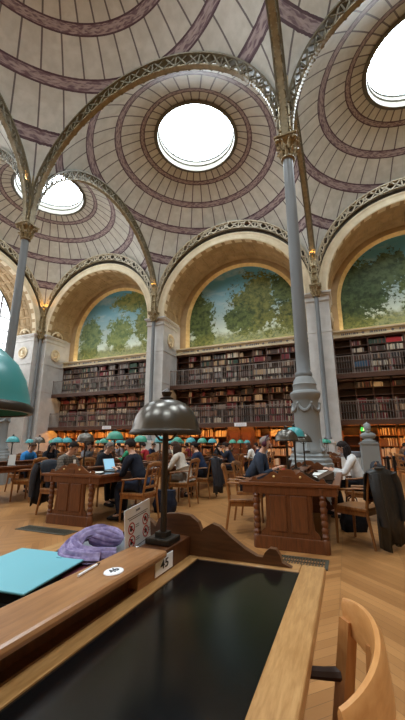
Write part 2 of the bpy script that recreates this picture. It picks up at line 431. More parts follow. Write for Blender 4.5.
    ex.tube([hp(0, 0.08, 0.035), hp(0, 0.097, 0.01), hp(0, 0.106, -0.012), hp(0, 0.084, -0.02)], [0.008, 0.011, 0.016, 0.011], 8)
    for s in (1, -1):
        ex.sph(hp(s * 0.078, 0.0, 0.0), (0.012, 0.02, 0.032), 8, 6, rot=R.to_euler())
        ex.tube([hp(s * 0.045, 0.079, 0.04), hp(s * 0.018, 0.088, 0.043)], 0.004, 6)
    ex.m = 1
    for s in (1, -1): ex.sph(hp(s * 0.03, 0.077, 0.02), (0.012, 0.008, 0.007), 8, 6, rot=R.to_euler())
    ex.m = 2; ex.tube([hp(-0.022, 0.077, -0.05), hp(0, 0.086, -0.05), hp(0.022, 0.077, -0.05)], 0.006, 6)
    bm_ = join_mesh('body', body, ex); link('body', bm_, t)
    # clothes follow the body
    tm = PLAID if top == 'plaid' else cloth(top)
    def grow(keys, g): return {k: (N[k][0], tuple(q + g for q in N[k][1]) if isinstance(N[k][1], tuple) else N[k][1] + g) for k in keys}
    ks = ['pel', 'wai', 'che', 'nb', 'rsh', 'rel', 'rwr', 'lsh', 'lel', 'lwr']
    G = grow(ks, 0.014)
    G['col'] = (nb + (nk - nb) * 0.55, (0.066, 0.066))
    for k in ('r', 'l'): G[k + 'wr'] = (N[k + 'wr'][0], (0.038, 0.036))
    G['pel'] = (pel + V(0, 0, 0.01), (0.172, 0.14))
    if hem: G['hm'] = (pel + V(0, -0.05, -hem), (0.17, 0.13))
    link('sweater', skin_mesh('sweater', G, [('pel', 'wai'), ('wai', 'che'), ('che', 'nb'), ('nb', 'col'), ('nb', 'rsh'), ('rsh', 'rel'), ('rel', 'rwr'), ('nb', 'lsh'), ('lsh', 'lel'), ('lel', 'lwr')] + ([('pel', 'hm')] if hem else []), 'pel', tm), t)
    ks = ['pel', 'rhp', 'rkn', 'ran', 'lhp', 'lkn', 'lan']; G = grow(ks, 0.014); G['pel'] = (pel + V(0, 0, -0.01), (0.16, 0.125))
    link('trousers', skin_mesh('trousers', G, [('pel', 'rhp'), ('rhp', 'rkn'), ('rkn', 'ran'), ('pel', 'lhp'), ('lhp', 'lkn'), ('lkn', 'lan')], 'pel', cloth(legs)), t)
    for k in ('r', 'l'):
        an, to = N[k + 'an'][0], N[k + 'to'][0]
        m = MB(); d = (to - an); d.z = 0; d.normalize()
        m.tube([an + V(0, 0, 0.0) - d * 0.06 + V(0, 0, -0.045), an + V(0, 0, -0.04), to + V(0, 0, -0.0), to + d * 0.06 + V(0, 0, -0.01)], [0.035, 0.05, 0.045, 0.02], 10, flat=0.8)
        link('shoe', m.mesh('shoe', cloth(shoes), True, 60), t)
    if hairstyle:
        hm = MB(); n1, n2 = 18, 10
        for sgn in (1,):
            vs = []; fs = []
            for i in range(n2 + 1):
                for k in range(n1):
                    a = 2 * PI * k / n1; fr = math.sin(a)       # +1 at the face
                    low = {'short': 2.25, 'long': 2.4, 'bun': 2.2, 'bald': 2.0}[hairstyle]
                    q_ = min(1.0, max(0.0, (fr + 0.35) / 1.2)); q_ = q_ * q_ * (3 - 2 * q_); lim = low - q_ * (low - (0.6 if hairstyle == 'bald' else 0.98))
                    th = lim * i / n2; rr = 0.004 * math.sin(k * 5.3 + i * 2.1)
                    vs.append(hp((0.086 + rr) * math.sin(th) * math.cos(a), (0.106 + rr) * math.sin(th) * math.sin(a) - 0.008, 0.025 + (0.104 + rr) * math.cos(th)))
            for i in range(n2):
                for k in range(n1):
                    a, b2 = i * n1 + k, i * n1 + (k + 1) % n1; fs.append((a, b2, b2 + n1, a + n1))
            hm.add(vs, fs)
        if hairstyle == 'long':
            for k in range(9):
                a = PI + PI * (k - 0.0) / 8; p0 = hp(0.082 * math.cos(a), 0.088 * math.sin(a) - 0.008, -0.03)
                p1 = p0 + V(0, 0, -0.09) + (p0 - hc) * 0.12; p2 = p0 + V(0, 0, -0.19) + (p0 - hc) * 0.25 - face * 0.02
                hm.tube([p0 + up * 0.04, p0, p1, p2], [0.02, 0.028, 0.03, 0.012], 7)
        if hairstyle == 'bun': hm.sph(hp(0, -0.11, 0.05), 0.045, 12, 8)
        me = hm.mesh('hair', cloth(hair), True, 80)
        ho = link('hair', me, t); so = ho.modifiers.new('Thick', 'SOLIDIFY'); so.thickness = 0.008; so.offset = -1
    if extra == 'headphones':
        m = MB(); m.tube([hp(0.1 * math.cos(PI * q / 10), 0.0, 0.03 + 0.115 * math.sin(PI * q / 10)) for q in range(11)], 0.012, 8)
        hb = link('headphones', m.mesh('headphones', cloth((96, 72, 84)), True), t)
        for s in (1, -1): MB().sph(hp(s * 0.098, 0, 0.0), (0.026, 0.042, 0.05), 12, 8, rot=R.to_euler()).build('ear_cup', cloth((90, 50, 62)), hb, True)
    if extra == 'scarf':
        m = MB(); m.lathe([(0.075, -0.03), (0.1, -0.01), (0.1, 0.025), (0.07, 0.04)], c=tuple(nb + V(0, 0.01, 0.03)), seg=16); link('scarf', m.mesh('scarf', cloth((150, 140, 130)), True, 80), t)
    return t
# ------------------------------------------------------------------ the hall
B = 10.0; ZC = 9.87; RS = 7.0711; ROC = 2.0; ZCAP = 9.42
mb = MB(); mb.box((-5, -3.5, -0.1), (38, 36, 0.2)); struct(mb.build('floor', FLOORM))
# three by three shallow domes, each a piece of a sphere over a square bay
def dome_mesh():
    m = MB(); na, nr = 128, 22; vs = []; fs = []
    for i in range(na):
        a = 2 * PI * i / na + PI / 4; rm = 5.0 / max(abs(math.cos(a)), abs(math.sin(a)))
        for j in range(nr + 1):
            r = ROC + (rm - ROC) * j / nr
            z = math.sqrt(max(RS * RS - r * r, 0.0))
            vs.append((r * math.cos(a), r * math.sin(a), z))
    for i in range(na):
        for j in range(nr):
            p, q = i * (nr + 1) + j, ((i + 1) % na) * (nr + 1) + j
            fs.append((p, p + 1, q + 1, q))
    m.add(vs, fs)
    return m.mesh('dome', DOMEM, True, 80)
DM = dome_mesh()
zo = math.sqrt(RS * RS - ROC * ROC)
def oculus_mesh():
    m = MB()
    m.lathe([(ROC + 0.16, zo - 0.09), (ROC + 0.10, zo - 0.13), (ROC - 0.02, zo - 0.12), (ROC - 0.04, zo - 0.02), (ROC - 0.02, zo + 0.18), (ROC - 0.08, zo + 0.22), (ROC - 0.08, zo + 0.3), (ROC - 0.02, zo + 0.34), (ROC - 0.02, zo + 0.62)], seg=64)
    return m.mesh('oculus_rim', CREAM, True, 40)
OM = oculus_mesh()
m = MB(); m.lathe([(0.01, zo + 0.6), (ROC - 0.02, zo + 0.6)], seg=64); PM = m.mesh('skylight_pane', DAY)
m = MB()
m.lathe([(ROC - 0.07, zo + 0.5), (ROC - 0.02, zo + 0.5), (ROC - 0.02, zo + 0.55), (ROC - 0.07, zo + 0.55), (ROC - 0.07, zo + 0.5)], seg=64)
m.lathe([(0.34, zo + 0.55), (0.36, zo + 0.55), (0.36, zo + 0.57), (0.34, zo + 0.57), (0.34, zo + 0.55)], seg=32)
for k in range(8):
    a0 = 2 * PI * k / 8; a1 = a0 + 2 * PI * 3 / 8
    m.tube([((ROC - 0.05) * math.cos(a0), (ROC - 0.05) * math.sin(a0), zo + 0.56), ((ROC - 0.05) * math.cos(a1), (ROC - 0.05) * math.sin(a1), zo + 0.56)], 0.008, 4)
MUL = m.mesh('skylight_bars', GREYCOL)
wn = 0
for iy in (5, -5, -15):
    for ix in (-5, 5, -15):
        wn += 1
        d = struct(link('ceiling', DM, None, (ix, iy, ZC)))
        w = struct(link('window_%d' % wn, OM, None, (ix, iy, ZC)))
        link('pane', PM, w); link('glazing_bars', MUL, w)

# ---- lattice arches between the columns
def arch_pts(outer, n, off=0.0, a0=0.0, a1=PI):
    P = []
    for i in range(n + 1):
        a = a0 + (a1 - a0) * i / n
        if outer: P.append((5.0 * math.cos(a), 0.0, (ZC - 0.0) + 5.0 * math.sin(a)))
        else:     P.append((4.80 * math.cos(a), 0.0, ZCAP + 0.25 + 4.72 * math.sin(a)))
    return P
def rib_parts(width, cells, fine):
    n = 56; O = arch_pts(True, n); I = arch_pts(False, n)
    def flange(P, w, t, sgn):
        m = MB(); N = len(P); C0 = Vector((0, 0, ZC))
        q = []
        for p in P:
            p = Vector(p); r = (p - C0).normalized(); q.append((p, p + r * t * sgn))
        for y0, y1 in ((-w / 2, w / 2),):
            A = [(p.x, y0, p.z) for p, _ in q]; A2 = [(p.x, y1, p.z) for p, _ in q]
            Bq = [(s.x, y0, s.z) for _, s in q]; B2 = [(s.x, y1, s.z) for _, s in q]
            m.strip(A, A2); m.strip(Bq, B2); m.strip(A, Bq); m.strip(A2, B2)
        return m
    fo = flange(O, width, 0.06, -1).mesh('outer_flange', RIB, True, 30)
    m = flange(I, width * 0.55, 0.05, 1); fi = m.mesh('inner_flange', RIBE, True, 30)
    m = MB()
    lim = 0.07
    cO = arch_pts(True, cells, 0, lim, PI - lim); cI = arch_pts(False, cells, 0, lim, PI - lim)
    for y in ((-width * 0.3,) if fine else (-width * 0.3, width * 0.3)):
        for i in range(cells):
            o0, o1, i0, i1 = (Vector(q) for q in (cO[i], cO[i + 1], cI[i], cI[i + 1]))
            for a, bq in ((o0, i1), (i0, o1)) + (((o0, i0),) if i % 2 == 0 else ()):
                d = bq - a; L = d.length
                ang = math.atan2(d.z, d.x); c = (a + bq) / 2
                m.box((c.x, y, c.z), (L, 0.025, 0.06 if fine else 0.045), rot=(0, -ang, 0))
            if fine:
                c = (o0 + o1 + i0 + i1) / 4; rr = min((o0 - i0).length, (o0 - o1).length) * 0.26
                if rr > 0.05 and i % 2:
                    T = Matrix.Translation((c.x, y, c.z)) @ Matrix.Rotation(PI / 2, 4, 'X')
                    m.lathe([(rr, -0.02), (rr, 0.02), (rr - 0.03, 0.02), (rr - 0.03, -0.02), (rr, -0.02)], seg=10, T=T)
    la = m.mesh('lattice', RIB)
    # rivet rows on the inner flange underside
    m = MB()
    for i in range(0, 2 * n, 1):
        a = 0.1 + (PI - 0.2) * i / (2 * n)
        for y in (-width * 0.2, width * 0.2):
            m.box((4.80 * math.cos(a), y, ZCAP + 0.25 + 4.72 * math.sin(a)), (0.03, 0.03, 0.03))
    rv = m.mesh('rivets', RIBE)
    return fo, fi, la, rv
RIBA = rib_parts(0.34, 30, False); RIBB = rib_parts(0.26, 27, True)
for me in RIBB[:1] + RIBB[2:3]: me.materials.clear(); me.materials.append(RIBW)
def rib(x, y, rz, parts):
    o = struct(link(trim_name(), parts[0], None, (x, y, 0), rz))
    link('inner_flange', parts[1], o); link('lattice', parts[2], o); link('rivets', parts[3], o)
for iy in (0, -10):
    for ix in (-15, -5, 5): rib(ix, iy, 0, RIBA)
for ix in (0, -10):
    for iy in (5, -5, -15): rib(ix, iy, PI / 2, RIBA)
for ix in (-15, -5, 5): rib(ix, 9.84, 0, RIBB); rib(ix, -19.84, 0, RIBB)
for iy in (5, -5, -15): rib(-19.84, iy, PI / 2, RIBB); rib(9.84, iy, PI / 2, RIBB)

# ---- wall bays with deep arched niches (local: bay centre x = 0, face y = 0, depth +y)
ZI = 9.3; RN = 4.4; DEP = 2.4
def arc(r, zc, n=40, y=0.0, a0=0.0, a1=PI): return [(r * math.cos(a0 + (a1 - a0) * i / n), y, zc + r * math.sin(a0 + (a1 - a0) * i / n)) for i in range(n + 1)]
def wallbay_mesh():
    m = MB()
    a = arc(RN, ZI); o = arc(5.0, ZC + 0.06)
    P = [(RN, 0, 0)] + a + [(-RN, 0, 0)]; Q = [(5.0, 0, 0)] + o + [(-5.0, 0, 0)]
    m.m = 2; m.strip(a, o); m.m = 0; m.strip(P[:2], Q[:2]); m.strip(P[-2:], Q[-2:])
    for s in (1, -1):
        m.strip([(s * RN, 0, 0), (s * RN, 0, ZI)], [(s * RN, 2.75, 0), (s * RN, 2.75, ZI)])
    m.strip([(RN, 2.75, 0), (RN, 2.75, ZI)], [(-RN, 2.75, 0), (-RN, 2.75, ZI)])
    # outer skin so that the wall is solid seen from anywhere
    m.m = 1
    n = 20; A = arc(RN, ZI, n)
    for seg in ((0.0, 0.5), (2.2, DEP)):
        m.strip([(p[0], seg[0], p[2]) for p in A], [(p[0], seg[1], p[2]) for p in A])
    return m.mesh('wall', [STONE, STONE_B, RECESS_SHADE], True, 30)
def soffit_mesh():
    bm = bmesh.new(); n = 20; ys = [0.5, 1.05, 1.65, 2.2]; g = []
    for p in arc(RN, ZI, n):
        g.append([bm.verts.new((p[0], y, p[2])) for y in ys])
    for i in range(n):
        for j in range(3): bm.faces.new((g[i][j], g[i][j + 1], g[i + 1][j + 1], g[i + 1][j]))
    bm.normal_update()
    fs = bm.faces[:]
    r = bmesh.ops.inset_individual(bm, faces=fs, thickness=0.09, depth=0.0, use_even_offset=True)
    for f in fs:
        nrm = f.normal.copy(); c = f.calc_center_median(); outw = Vector((c.x, 0, c.z - ZI)).normalized()
        for v in f.verts: v.co += outw * 0.06
    r = bmesh.ops.inset_individual(bm, faces=fs, thickness=0.08, depth=0.0, use_even_offset=True)
    for f in fs:
        c = f.calc_center_median(); outw = Vector((c.x, 0, c.z - ZI)).normalized()
        for v in f.verts: v.co -= outw * 0.035
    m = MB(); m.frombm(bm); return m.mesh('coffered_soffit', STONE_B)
def archivolt_mesh():
    m = MB(); prof = [(4.39, 0.30), (4.39, -0.05), (4.47, -0.08), (4.55, -0.05), (4.72, -0.05), (4.80, -0.1), (4.86, -0.1), (4.86, 0.02)]
    n = 44
    for k in range(len(prof) - 1):
        (r0, y0), (r1, y1) = prof[k], prof[k + 1]
        m.strip(arc(r0, ZI, n, y0), arc(r1, ZI, n, y1))
    return m.mesh('archivolt', STONE_W, True, 40)
def impost_mesh():
    m = MB()
    for s in (1, -1):
        for (d, z0, z1) in ((0.05, 8.78, 8.86), (0.03, 8.86, 9.08), (0.10, 9.08, 9.18), (0.16, 9.18, 9.27)):
            x0, x1 = RN - d, 5.0
            m.box((s * (x0 + x1) / 2, (1.9 - d) / 2, (z0 + z1) / 2), (x1 - x0, 1.9 + d, z1 - z0))
        # pilaster base and sunk panel borders on the reveal
        m.box((s * (RN + 0.27), 0.5, 0.3), (0.66, 1.12, 0.6)); m.box((s * (RN + 0.27), 0.5, 0.66), (0.62, 1.06, 0.12))
        m.box((s * (RN + 0.28), 0.9, 7.05), (0.62, 1.84, 0.09))
        m.box((s * (RN + 0.28), 0.9, 5.0), (0.6, 1.82, 0.06))
    return m.mesh('impost', STONE)
def goldframe_mesh():
    m = MB(); n = 40
    i0 = arc(3.76, 9.48, n, 2.66); i1 = arc(3.88, 9.48, n, 2.50); i2 = arc(3.98, 9.42, n, 2.44); o0 = arc(4.2, 9.36, n, 2.40); o1 = arc(4.42, ZI, n, 2.40)
    def leg(P, z): return [(P[0][0], P[0][1], z)] + P + [(P[-1][0], P[-1][1], z)]
    L = [leg(i0, 7.85), leg(i1, 7.74), leg(i2, 7.60), leg(o0, 7.55), leg(o1, 7.55)]
    for k in range(4):
        m.m = 0 if k < 2 else 1; m.strip(L[k], L[k + 1])
    m.m = 0
    m.strip([(3.76, 2.66, 7.85), (-3.76, 2.66, 7.85)], [(3.88, 2.5, 7.74), (-3.88, 2.5, 7.74)])
    m.strip([(3.88, 2.5, 7.74), (-3.88, 2.5, 7.74)], [(4.06, 2.44, 7.6), (-4.06, 2.44, 7.6)])
    m.strip([(4.06, 2.44, 7.6), (-4.06, 2.44, 7.6)], [(4.4, 2.40, 7.52), (-4.4, 2.40, 7.52)])
    return m.mesh('gilded_frame', [GOLD_P, STONE_B], True, 40)
def frieze_mesh():
    m = MB(); m.m = 0
    m.box((0, 2.25, 7.33), (8.8, 0.7, 0.46)); m.box((0, 2.2, 7.5), (8.8, 0.84, 0.08)); m.box((0, 2.2, 7.14), (8.8, 0.8, 0.06))
    m.m = 1
    r = random.Random(3)
    for k in range(6):                            # carved name bands: too small to read
        x0 = -3.9 + k * 1.46; q = x0
        while q < x0 + 0.85:
            w = r.uniform(0.04, 0.1); m.box((q, 1.895, 7.32), (w, 0.012, 0.11)); q += w + 0.035
        m.sph((x0 + 1.1, 1.9, 7.32), (0.07, 0.03, 0.07), 8, 6)
    return m.mesh('frieze', [STONE_W, GREYP])
WB, SM, AV, IMP, GF, FZ = wallbay_mesh(), soffit_mesh(), archivolt_mesh(), impost_mesh(), goldframe_mesh(), frieze_mesh()
def wallbay(name, loc, rz, books=True):
    w = struct(link(name, WB, None, loc, rz))
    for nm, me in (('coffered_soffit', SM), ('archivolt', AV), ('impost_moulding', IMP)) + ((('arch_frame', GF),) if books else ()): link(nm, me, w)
    if books: link('frieze', FZ, w)
for ix in (-15, -5, 5): wallbay('wall_back', (ix, 10, 0), 0)
for iy in (5, -5, -15): wallbay('wall_left', (-20, iy, 0), PI / 2, False)
m = MB(); m.box((10.1, -3.5, 7.6), (0.2, 34, 15.2)); struct(m.build('wall_right', STONE_B))
m = MB(); m.box((-5, -20.1, 7.6), (35.6, 0.2, 15.2)); struct(m.build('wall_front', STONE_B))
# outer corner block joining the back and left walls
m = MB(); m.box((-21.4, 11.4, 7.6), (2.7, 2.7, 15.2)); struct(m.build('wall_corner', STONE))

# ---- murals and the lit lunettes of the left wall
def lunette(r, zc, z0, y0, y1, n=40):
    poly = [(p[0], p[2]) for p in arc(r, zc, n)] + [(-r, z0), (r, z0)]
    return MB().prism(poly, y0, y1)
mural_lab = ['pale woodland painting with slender trees in the left arch', 'painting of a large dark tree and blue sky in the middle arch', 'dark green woodland painting in the right arch']
for ix, mm, lb in ((-15, MUR1, mural_lab[0]), (-5, MUR2, mural_lab[1]), (5, MUR3, mural_lab[2])):
    tag(lunette(3.78, 9.48, 7.83, 2.67, 2.73).build('mural', mm, None, False, (ix, 10, 0)), lb, 'painting', 'murals under the arches', 'thing')
gm = MB()
for k in range(-3, 4):
    zt = 9.35 + math.sqrt(4.25 ** 2 - (k * 1.05) ** 2); gm.box((k * 1.05, 2.36, (6.5 + zt) / 2), (0.09, 0.08, zt - 6.5))
for z in (6.55, 7.6, 8.6, 9.6, 10.6, 11.6):
    gm.box((0, 2.36, z), (2 * math.sqrt(4.25 ** 2 - max(0, z - 9.35) ** 2), 0.07, 0.07))
gm.strip(arc(4.28, 9.35, 40, 2.34), arc(4.42, 9.3, 40, 2.34))

GM = gm.mesh('window_bars', GREYCOL)
LUN = lunette(4.3, 9.35, 6.5, 2.42, 2.46).mesh('lunette_pane', DAYW)
for iy in (5, -5, -15):
    SILL = MB().box((0, 2.55, 3.24), (8.8, 0.4, 6.48)).box((0, 2.3, 6.4), (8.8, 0.3, 0.16)).box((0, 2.3, 0.2), (8.8, 0.14, 0.4)).mesh('wall_below_window', STONE)
    wn += 1
    struct(link('wall_left', SILL, None, (-20, iy, 0), PI / 2))
    w = struct(link('window_%d' % wn, GM, None, (-20, iy, 0), PI / 2)); link('pane', LUN, w)

# ---- portrait medallions on the reveals
def medallion(x, y, rz, lb):
    t = thing('medallion', lb, 'medallion', (x, y, 7.9), rz, 'portrait medallions on the piers')
    T = Matrix.Rotation(PI / 2, 4, 'X')
    MB().lathe([(0.44, 0), (0.46, 0.05), (0.42, 0.09), (0.35, 0.08), (0.33, 0.03), (0.01, 0.025)], seg=28, T=T).build('ring', STONE_W, t, True)
    m = MB(); m.sph((0, -0.06, 0.05), (0.13, 0.07, 0.17), 12, 8); m.sph((0.0, -0.05, -0.19), (0.2, 0.06, 0.1), 12, 6); m.sph((0.12, -0.08, 0.03), (0.05, 0.04, 0.05), 8, 6)
    m.build('portrait_relief', STONE_W, t, True)
for ix, nm in ((-15, 'left painting arch'), (-5, 'middle painting arch'), (5, 'right painting arch')):
    medallion(ix - RN + 0.01, 10.95, PI / 2, 'round portrait medallion on the left pier of the ' + nm)
medallion(-20.95, 10 - 0.6, 0, 'round portrait medallion beside the daylight window at far left')
# scrolled pediment above the far-left medallions, like small cornices
for (x, y, rz, lb) in ((-20.9, 9.36, 0, 'carved scroll pediment above the far left medallion'), (-19.36, 10.9, PI / 2, 'carved scroll pediment above the left arch medallion')):
    m = MB()
    for s in (1, -1):
        m.tube([(s * 0.5, -0.05, 9.3), (s * 0.42, -0.08, 9.5), (s * 0.22, -0.1, 9.62), (0, -0.12, 9.66)], [0.05, 0.07, 0.08, 0.09], 8)
    m.sph((0, -0.1, 9.5), (0.16, 0.08, 0.14), 10, 8)
    tag(m.build('pediment_ornament', STONE_W, None, True, (x, y, 0), rz), lb, 'ornament', 'scroll pediments')

# ---- columns
def capital_mesh():
    m = MB()
    m.lathe([(0.135, -0.5), (0.19, -0.48), (0.19, -0.44), (0.14, -0.42), (0.16, -0.2), (0.25, 0.0), (0.3, 0.04)], seg=20)
    for ring, (z, r, h, n) in enumerate(((-0.42, 0.15, 0.2, 8), (-0.26, 0.17, 0.26, 8))):
        for k in range(n):
            a = 2 * PI * (k + 0.5 * ring) / n
            pts = [(math.cos(a) * (r + d), math.sin(a) * (r + d), z + q * h) for d, q in ((0, 0), (0.02, 0.45), (0.06, 0.85), (0.12, 1.0), (0.14, 0.86))]
            m.tube(pts, [0.05, 0.06, 0.05, 0.035, 0.015], 6)
    m.box((0, 0, 0.07), (0.56, 0.56, 0.07)); m.box((0, 0, 0.12), (0.62, 0.62, 0.05))
    for k in range(4):
        a = PI / 4 + k * PI / 2
        m.sph((0.33 * math.cos(a), 0.33 * math.sin(a), 0.02), 0.07, 8, 6)
    return m.mesh('capital', CAPG, True, 40)
CAP = capital_mesh()
def spring_mesh():
    """clustered gilt uprights that carry the four arches above the capital"""
    m = MB()
    m.box((0, 0, 0.55), (0.2, 0.2, 1.1))
    for sx in (1, -1):
        for sy in (1, -1): m.tube([(sx * 0.12, sy * 0.12, 0.0), (sx * 0.13, sy * 0.13, 1.2), (sx * 0.16, sy * 0.16, 2.2)], 0.035, 8)
    for z in (0.35, 0.8, 1.25): m.box((0, 0, z), (0.34, 0.34, 0.06))
    m.lathe([(0.02, 1.0), (0.2, 1.2), (0.16, 1.5), (0.24, 1.8), (0.1, 2.0)], seg=12)
    return m.mesh('arch_springer', CAPG, True, 40)
SPR = spring_mesh()
shaft = MB().lathe([(0.185, 2.78), (0.2, 2.82), (0.19, 2.88), (0.158, 2.92), (0.158, 3.4), (0.15, 6.0), (0.135, 8.95)], seg=24).mesh('shaft', GREYCOL, True, 40)
def pedestal_mesh():
    m = MB()
    m.lathe([(0.36, 1.06), (0.36, 1.12), (0.33, 1.18), (0.30, 1.3), (0.285, 1.5), (0.28, 2.2), (0.30, 2.26), (0.33, 2.3), (0.345, 2.38), (0.33, 2.42), (0.27, 2.46), (0.26, 2.56), (0.275, 2.6), (0.25, 2.64), (0.24, 2.7), (0.185, 2.79)], seg=32)
    m.lathe([(0.47, 0.86), (0.47, 0.93), (0.42, 0.97), (0.42, 1.02), (0.36, 1.07)], seg=8)
    m.lathe([(0.56, 0.0), (0.56, 0.62), (0.50, 0.66), (0.50, 0.84), (0.47, 0.87)], seg=8)
    return m.mesh('pedestal', GREYPED, True, 30)
PED = pedestal_mesh()
def garland_mesh():
    m = MB(); LEAF = MB()
    for k in range(1):
        a0 = 0.0; pts = []; rr = []
        for i in range(9):
            u = i / 8; a = a0 + u * 2 * PI / 6; z = 2.16 - 0.17 * (1 - (2 * u - 1) ** 2)
            pts.append((0.292 * math.cos(a), 0.292 * math.sin(a), z)); rr.append(0.02 + 0.022 * (1 - (2 * u - 1) ** 2))
        m.tube(pts, rr, 7); m.sph((0.295 * math.cos(a0), 0.295 * math.sin(a0), 2.15), 0.04, 8, 6)
        m.tube([(0.30 * math.cos(a0), 0.30 * math.sin(a0), 2.13), (0.30 * math.cos(a0), 0.30 * math.sin(a0), 1.98)], [0.025, 0.012], 6)
        a = a0 + PI / 6
        LEAF.tube([(0.31 * math.cos(a), 0.31 * math.sin(a), 1.36), (0.30 * math.cos(a), 0.30 * math.sin(a), 1.2), (0.37 * math.cos(a), 0.37 * math.sin(a), 1.1)], [0.02, 0.05, 0.06], 6)
    return m.mesh('garland', GREYPED, True, 50), LEAF.mesh('foot_leaf', GREYPED, True, 50)
GAR, LEAFM = garland_mesh()
col_lab = {(0, 0): 'tall grey iron column on a garlanded pedestal behind the right table', (-10, 0): 'slim grey iron column rising behind the teal lamp at far left', (0, -10): 'grey iron column behind the viewer beside the near table', (-10, -10): 'grey iron column behind the viewer at left'}
for (x, y), lb in col_lab.items():
    if y < 0: continue
    t = thing('iron_column', lb, 'column', (x, y, 0), 0, 'free-standing iron columns'); t['kind'] = 'thing'
    link('shaft', shaft, t); link('pedestal', PED, t); [(link('garland', GAR, t, None, k * PI / 3), link('foot_leaf', LEAFM, t, None, k * PI / 3)) for k in range(6)]
    link('capital', CAP, t, (0, 0, 9.42 - 0.0)); link('arch_springer', SPR, t, (0, 0, 9.5))
eng = MB().lathe([(0.17, 1.5), (0.17, 1.56), (0.12, 1.62), (0.115, 5.0), (0.105, 8.95)], seg=16).mesh('shaft', GREYCOL, True, 40)
engp = MB(); engp.box((0, 0, 0.66), (0.5, 0.4, 1.32)); engp.box((0, 0, 0.1), (0.6, 0.46, 0.2)); engp.box((0, 0, 1.36), (0.58, 0.46, 0.09)); engp.box((0, 0, 1.44), (0.48, 0.4, 0.08))
ENGP = engp.mesh('pedestal', STONE)
for x, y, rz, lb in ((-19.78, 9.78, 0, 'slender wall column in the far left corner of the hall'), (-10, 9.74, 0, 'slender wall column between the left and middle arches'), (0, 9.74, 0, 'slender wall column between the middle and right arches'), (-19.74, 0, PI / 2, 'slender wall column on the left wall')):
    t = thing('wall_column', lb, 'column', (x, y, 0), rz, 'wall columns'); t['kind'] = 'thing'
    link('shaft', eng, t); link('pedestal', ENGP, t); link('capital', CAP, t, (0, 0, 9.42)); link('arch_springer', SPR, t, (0, 0, 9.5))
    # small gilt lamp that warms the foot of the vault
for x, y, lb in ((-19.5, 9.5, 'small warm uplight glowing in the far left corner vault'), (-10, 9.5, 'small warm uplight glowing between the left and middle arches'), (0, 9.5, 'small warm uplight glowing between the middle and right arches'), (-10, -0.3, 'small warm uplight glowing on the slim column at far left')):
    t = thing('uplight', lb, 'lamp', (x, y, 11.35), 0, 'uplights at the foot of the vaults')
    MB().lathe([(0.03, -0.1), (0.09, -0.05), (0.11, 0.06), (0.1, 0.06)], seg=12).build('cup', CAPG, t, True)
    MB().lathe([(0.005, 0.05), (0.095, 0.05)], seg=12).build('lens', UPL, t)
# ------------------------------------------------------------------ bookcases, galleries, books (local to each back bay)
NSEC = 10; CW = 8.78; SEC = CW / NSEC
TIERS = [('ground floor', 0.0, 2.3, 4, W_CASEW), ('lower gallery', 2.46, 4.72, 5, W_CASE), ('upper gallery', 4.88, 7.08, 5, W_CASE)]
Y0, Y1 = 1.95, 2.5      # front and back of the cases
case_m = {}
shh = MB().box((0, (Y0 + Y1) / 2 + 0.01, 0), (CW / 2 - 0.9, Y1 - Y0 - 0.02, 0.035)).mesh('shelf', W_CASEW)
for ti, (tn, z0, z1, ns, wm) in enumerate(TIERS):
    up = MB().box((0, (Y0 + Y1) / 2, (z0 + z1) / 2), (0.05, Y1 - Y0, z1 - z0)).mesh('upright', wm)
    sh = MB().box((0, (Y0 + Y1) / 2 + 0.01, 0), (CW, Y1 - Y0 - 0.02, 0.035)).mesh('shelf', wm)
    bk = MB().box((0, Y1 + 0.02, (z0 + z1) / 2), (CW, 0.03, z1 - z0)).mesh('back_panel', W_CASE)
    pl = MB().box((0, (Y0 + Y1) / 2, z0 + 0.05), (CW, Y1 - Y0 + 0.02, 0.1)).box((0, (Y0 + Y1) / 2, z1 - 0.03), (CW, Y1 - Y0 + 0.06, 0.09)).mesh('carcass', wm)
    case_m[ti] = (up, sh, bk, pl)
deck = MB().box((0, 1.5, 0), (CW, 0.96, 0.07)).box((0, 1.03, -0.06), (CW, 0.06, 0.24)).mesh('deck', W_CASE)
brk = MB().prism([(1.05, -0.05), (1.95, -0.05), (1.95, -0.4), (1.8, -0.32), (1.5, -0.12)], -0.02, 0.02, 'X').mesh('bracket', IRON)
hand = MB().box((0, 1.05, 1.03), (CW, 0.05, 0.035)).mesh('handrail', RAILM)
low = MB().box((0, 1.05, 0.1), (CW, 0.02, 0.025)).mesh('bottom_rail', RAILM)
post = MB().box((0, 1.05, 0.54), (0.03, 0.03, 1.0)).sph((0, 1.05, 1.08), 0.035, 8, 6).mesh('post', RAILM)
bal = MB().cyl((0, 1.05, 0.04), (0, 1.05, 1.02), 0.013, seg=5).mesh('baluster', RAILM)
lampb = MB().box((0, 1.25, 0), (CW - 0.4, 0.06, 0.03)).mesh('tube', WARMSTRIP)
lampc = MB().box((0, 1.25, 0.03), (CW - 0.3, 0.1, 0.03)).mesh('housing', RAILM)
added_tube = lampb.copy(); added_tube.materials.clear(); added_tube.materials.append(ADDED_STRIP)
BAYS = [(-15, 'left', 'under the pale woodland painting'), (-5, 'middle', 'under the middle painting'), (5, 'right', 'right of the tall column')]
slots = []    # every run of books: (bay index, tier, shelf, section, x0, x1, z, y)
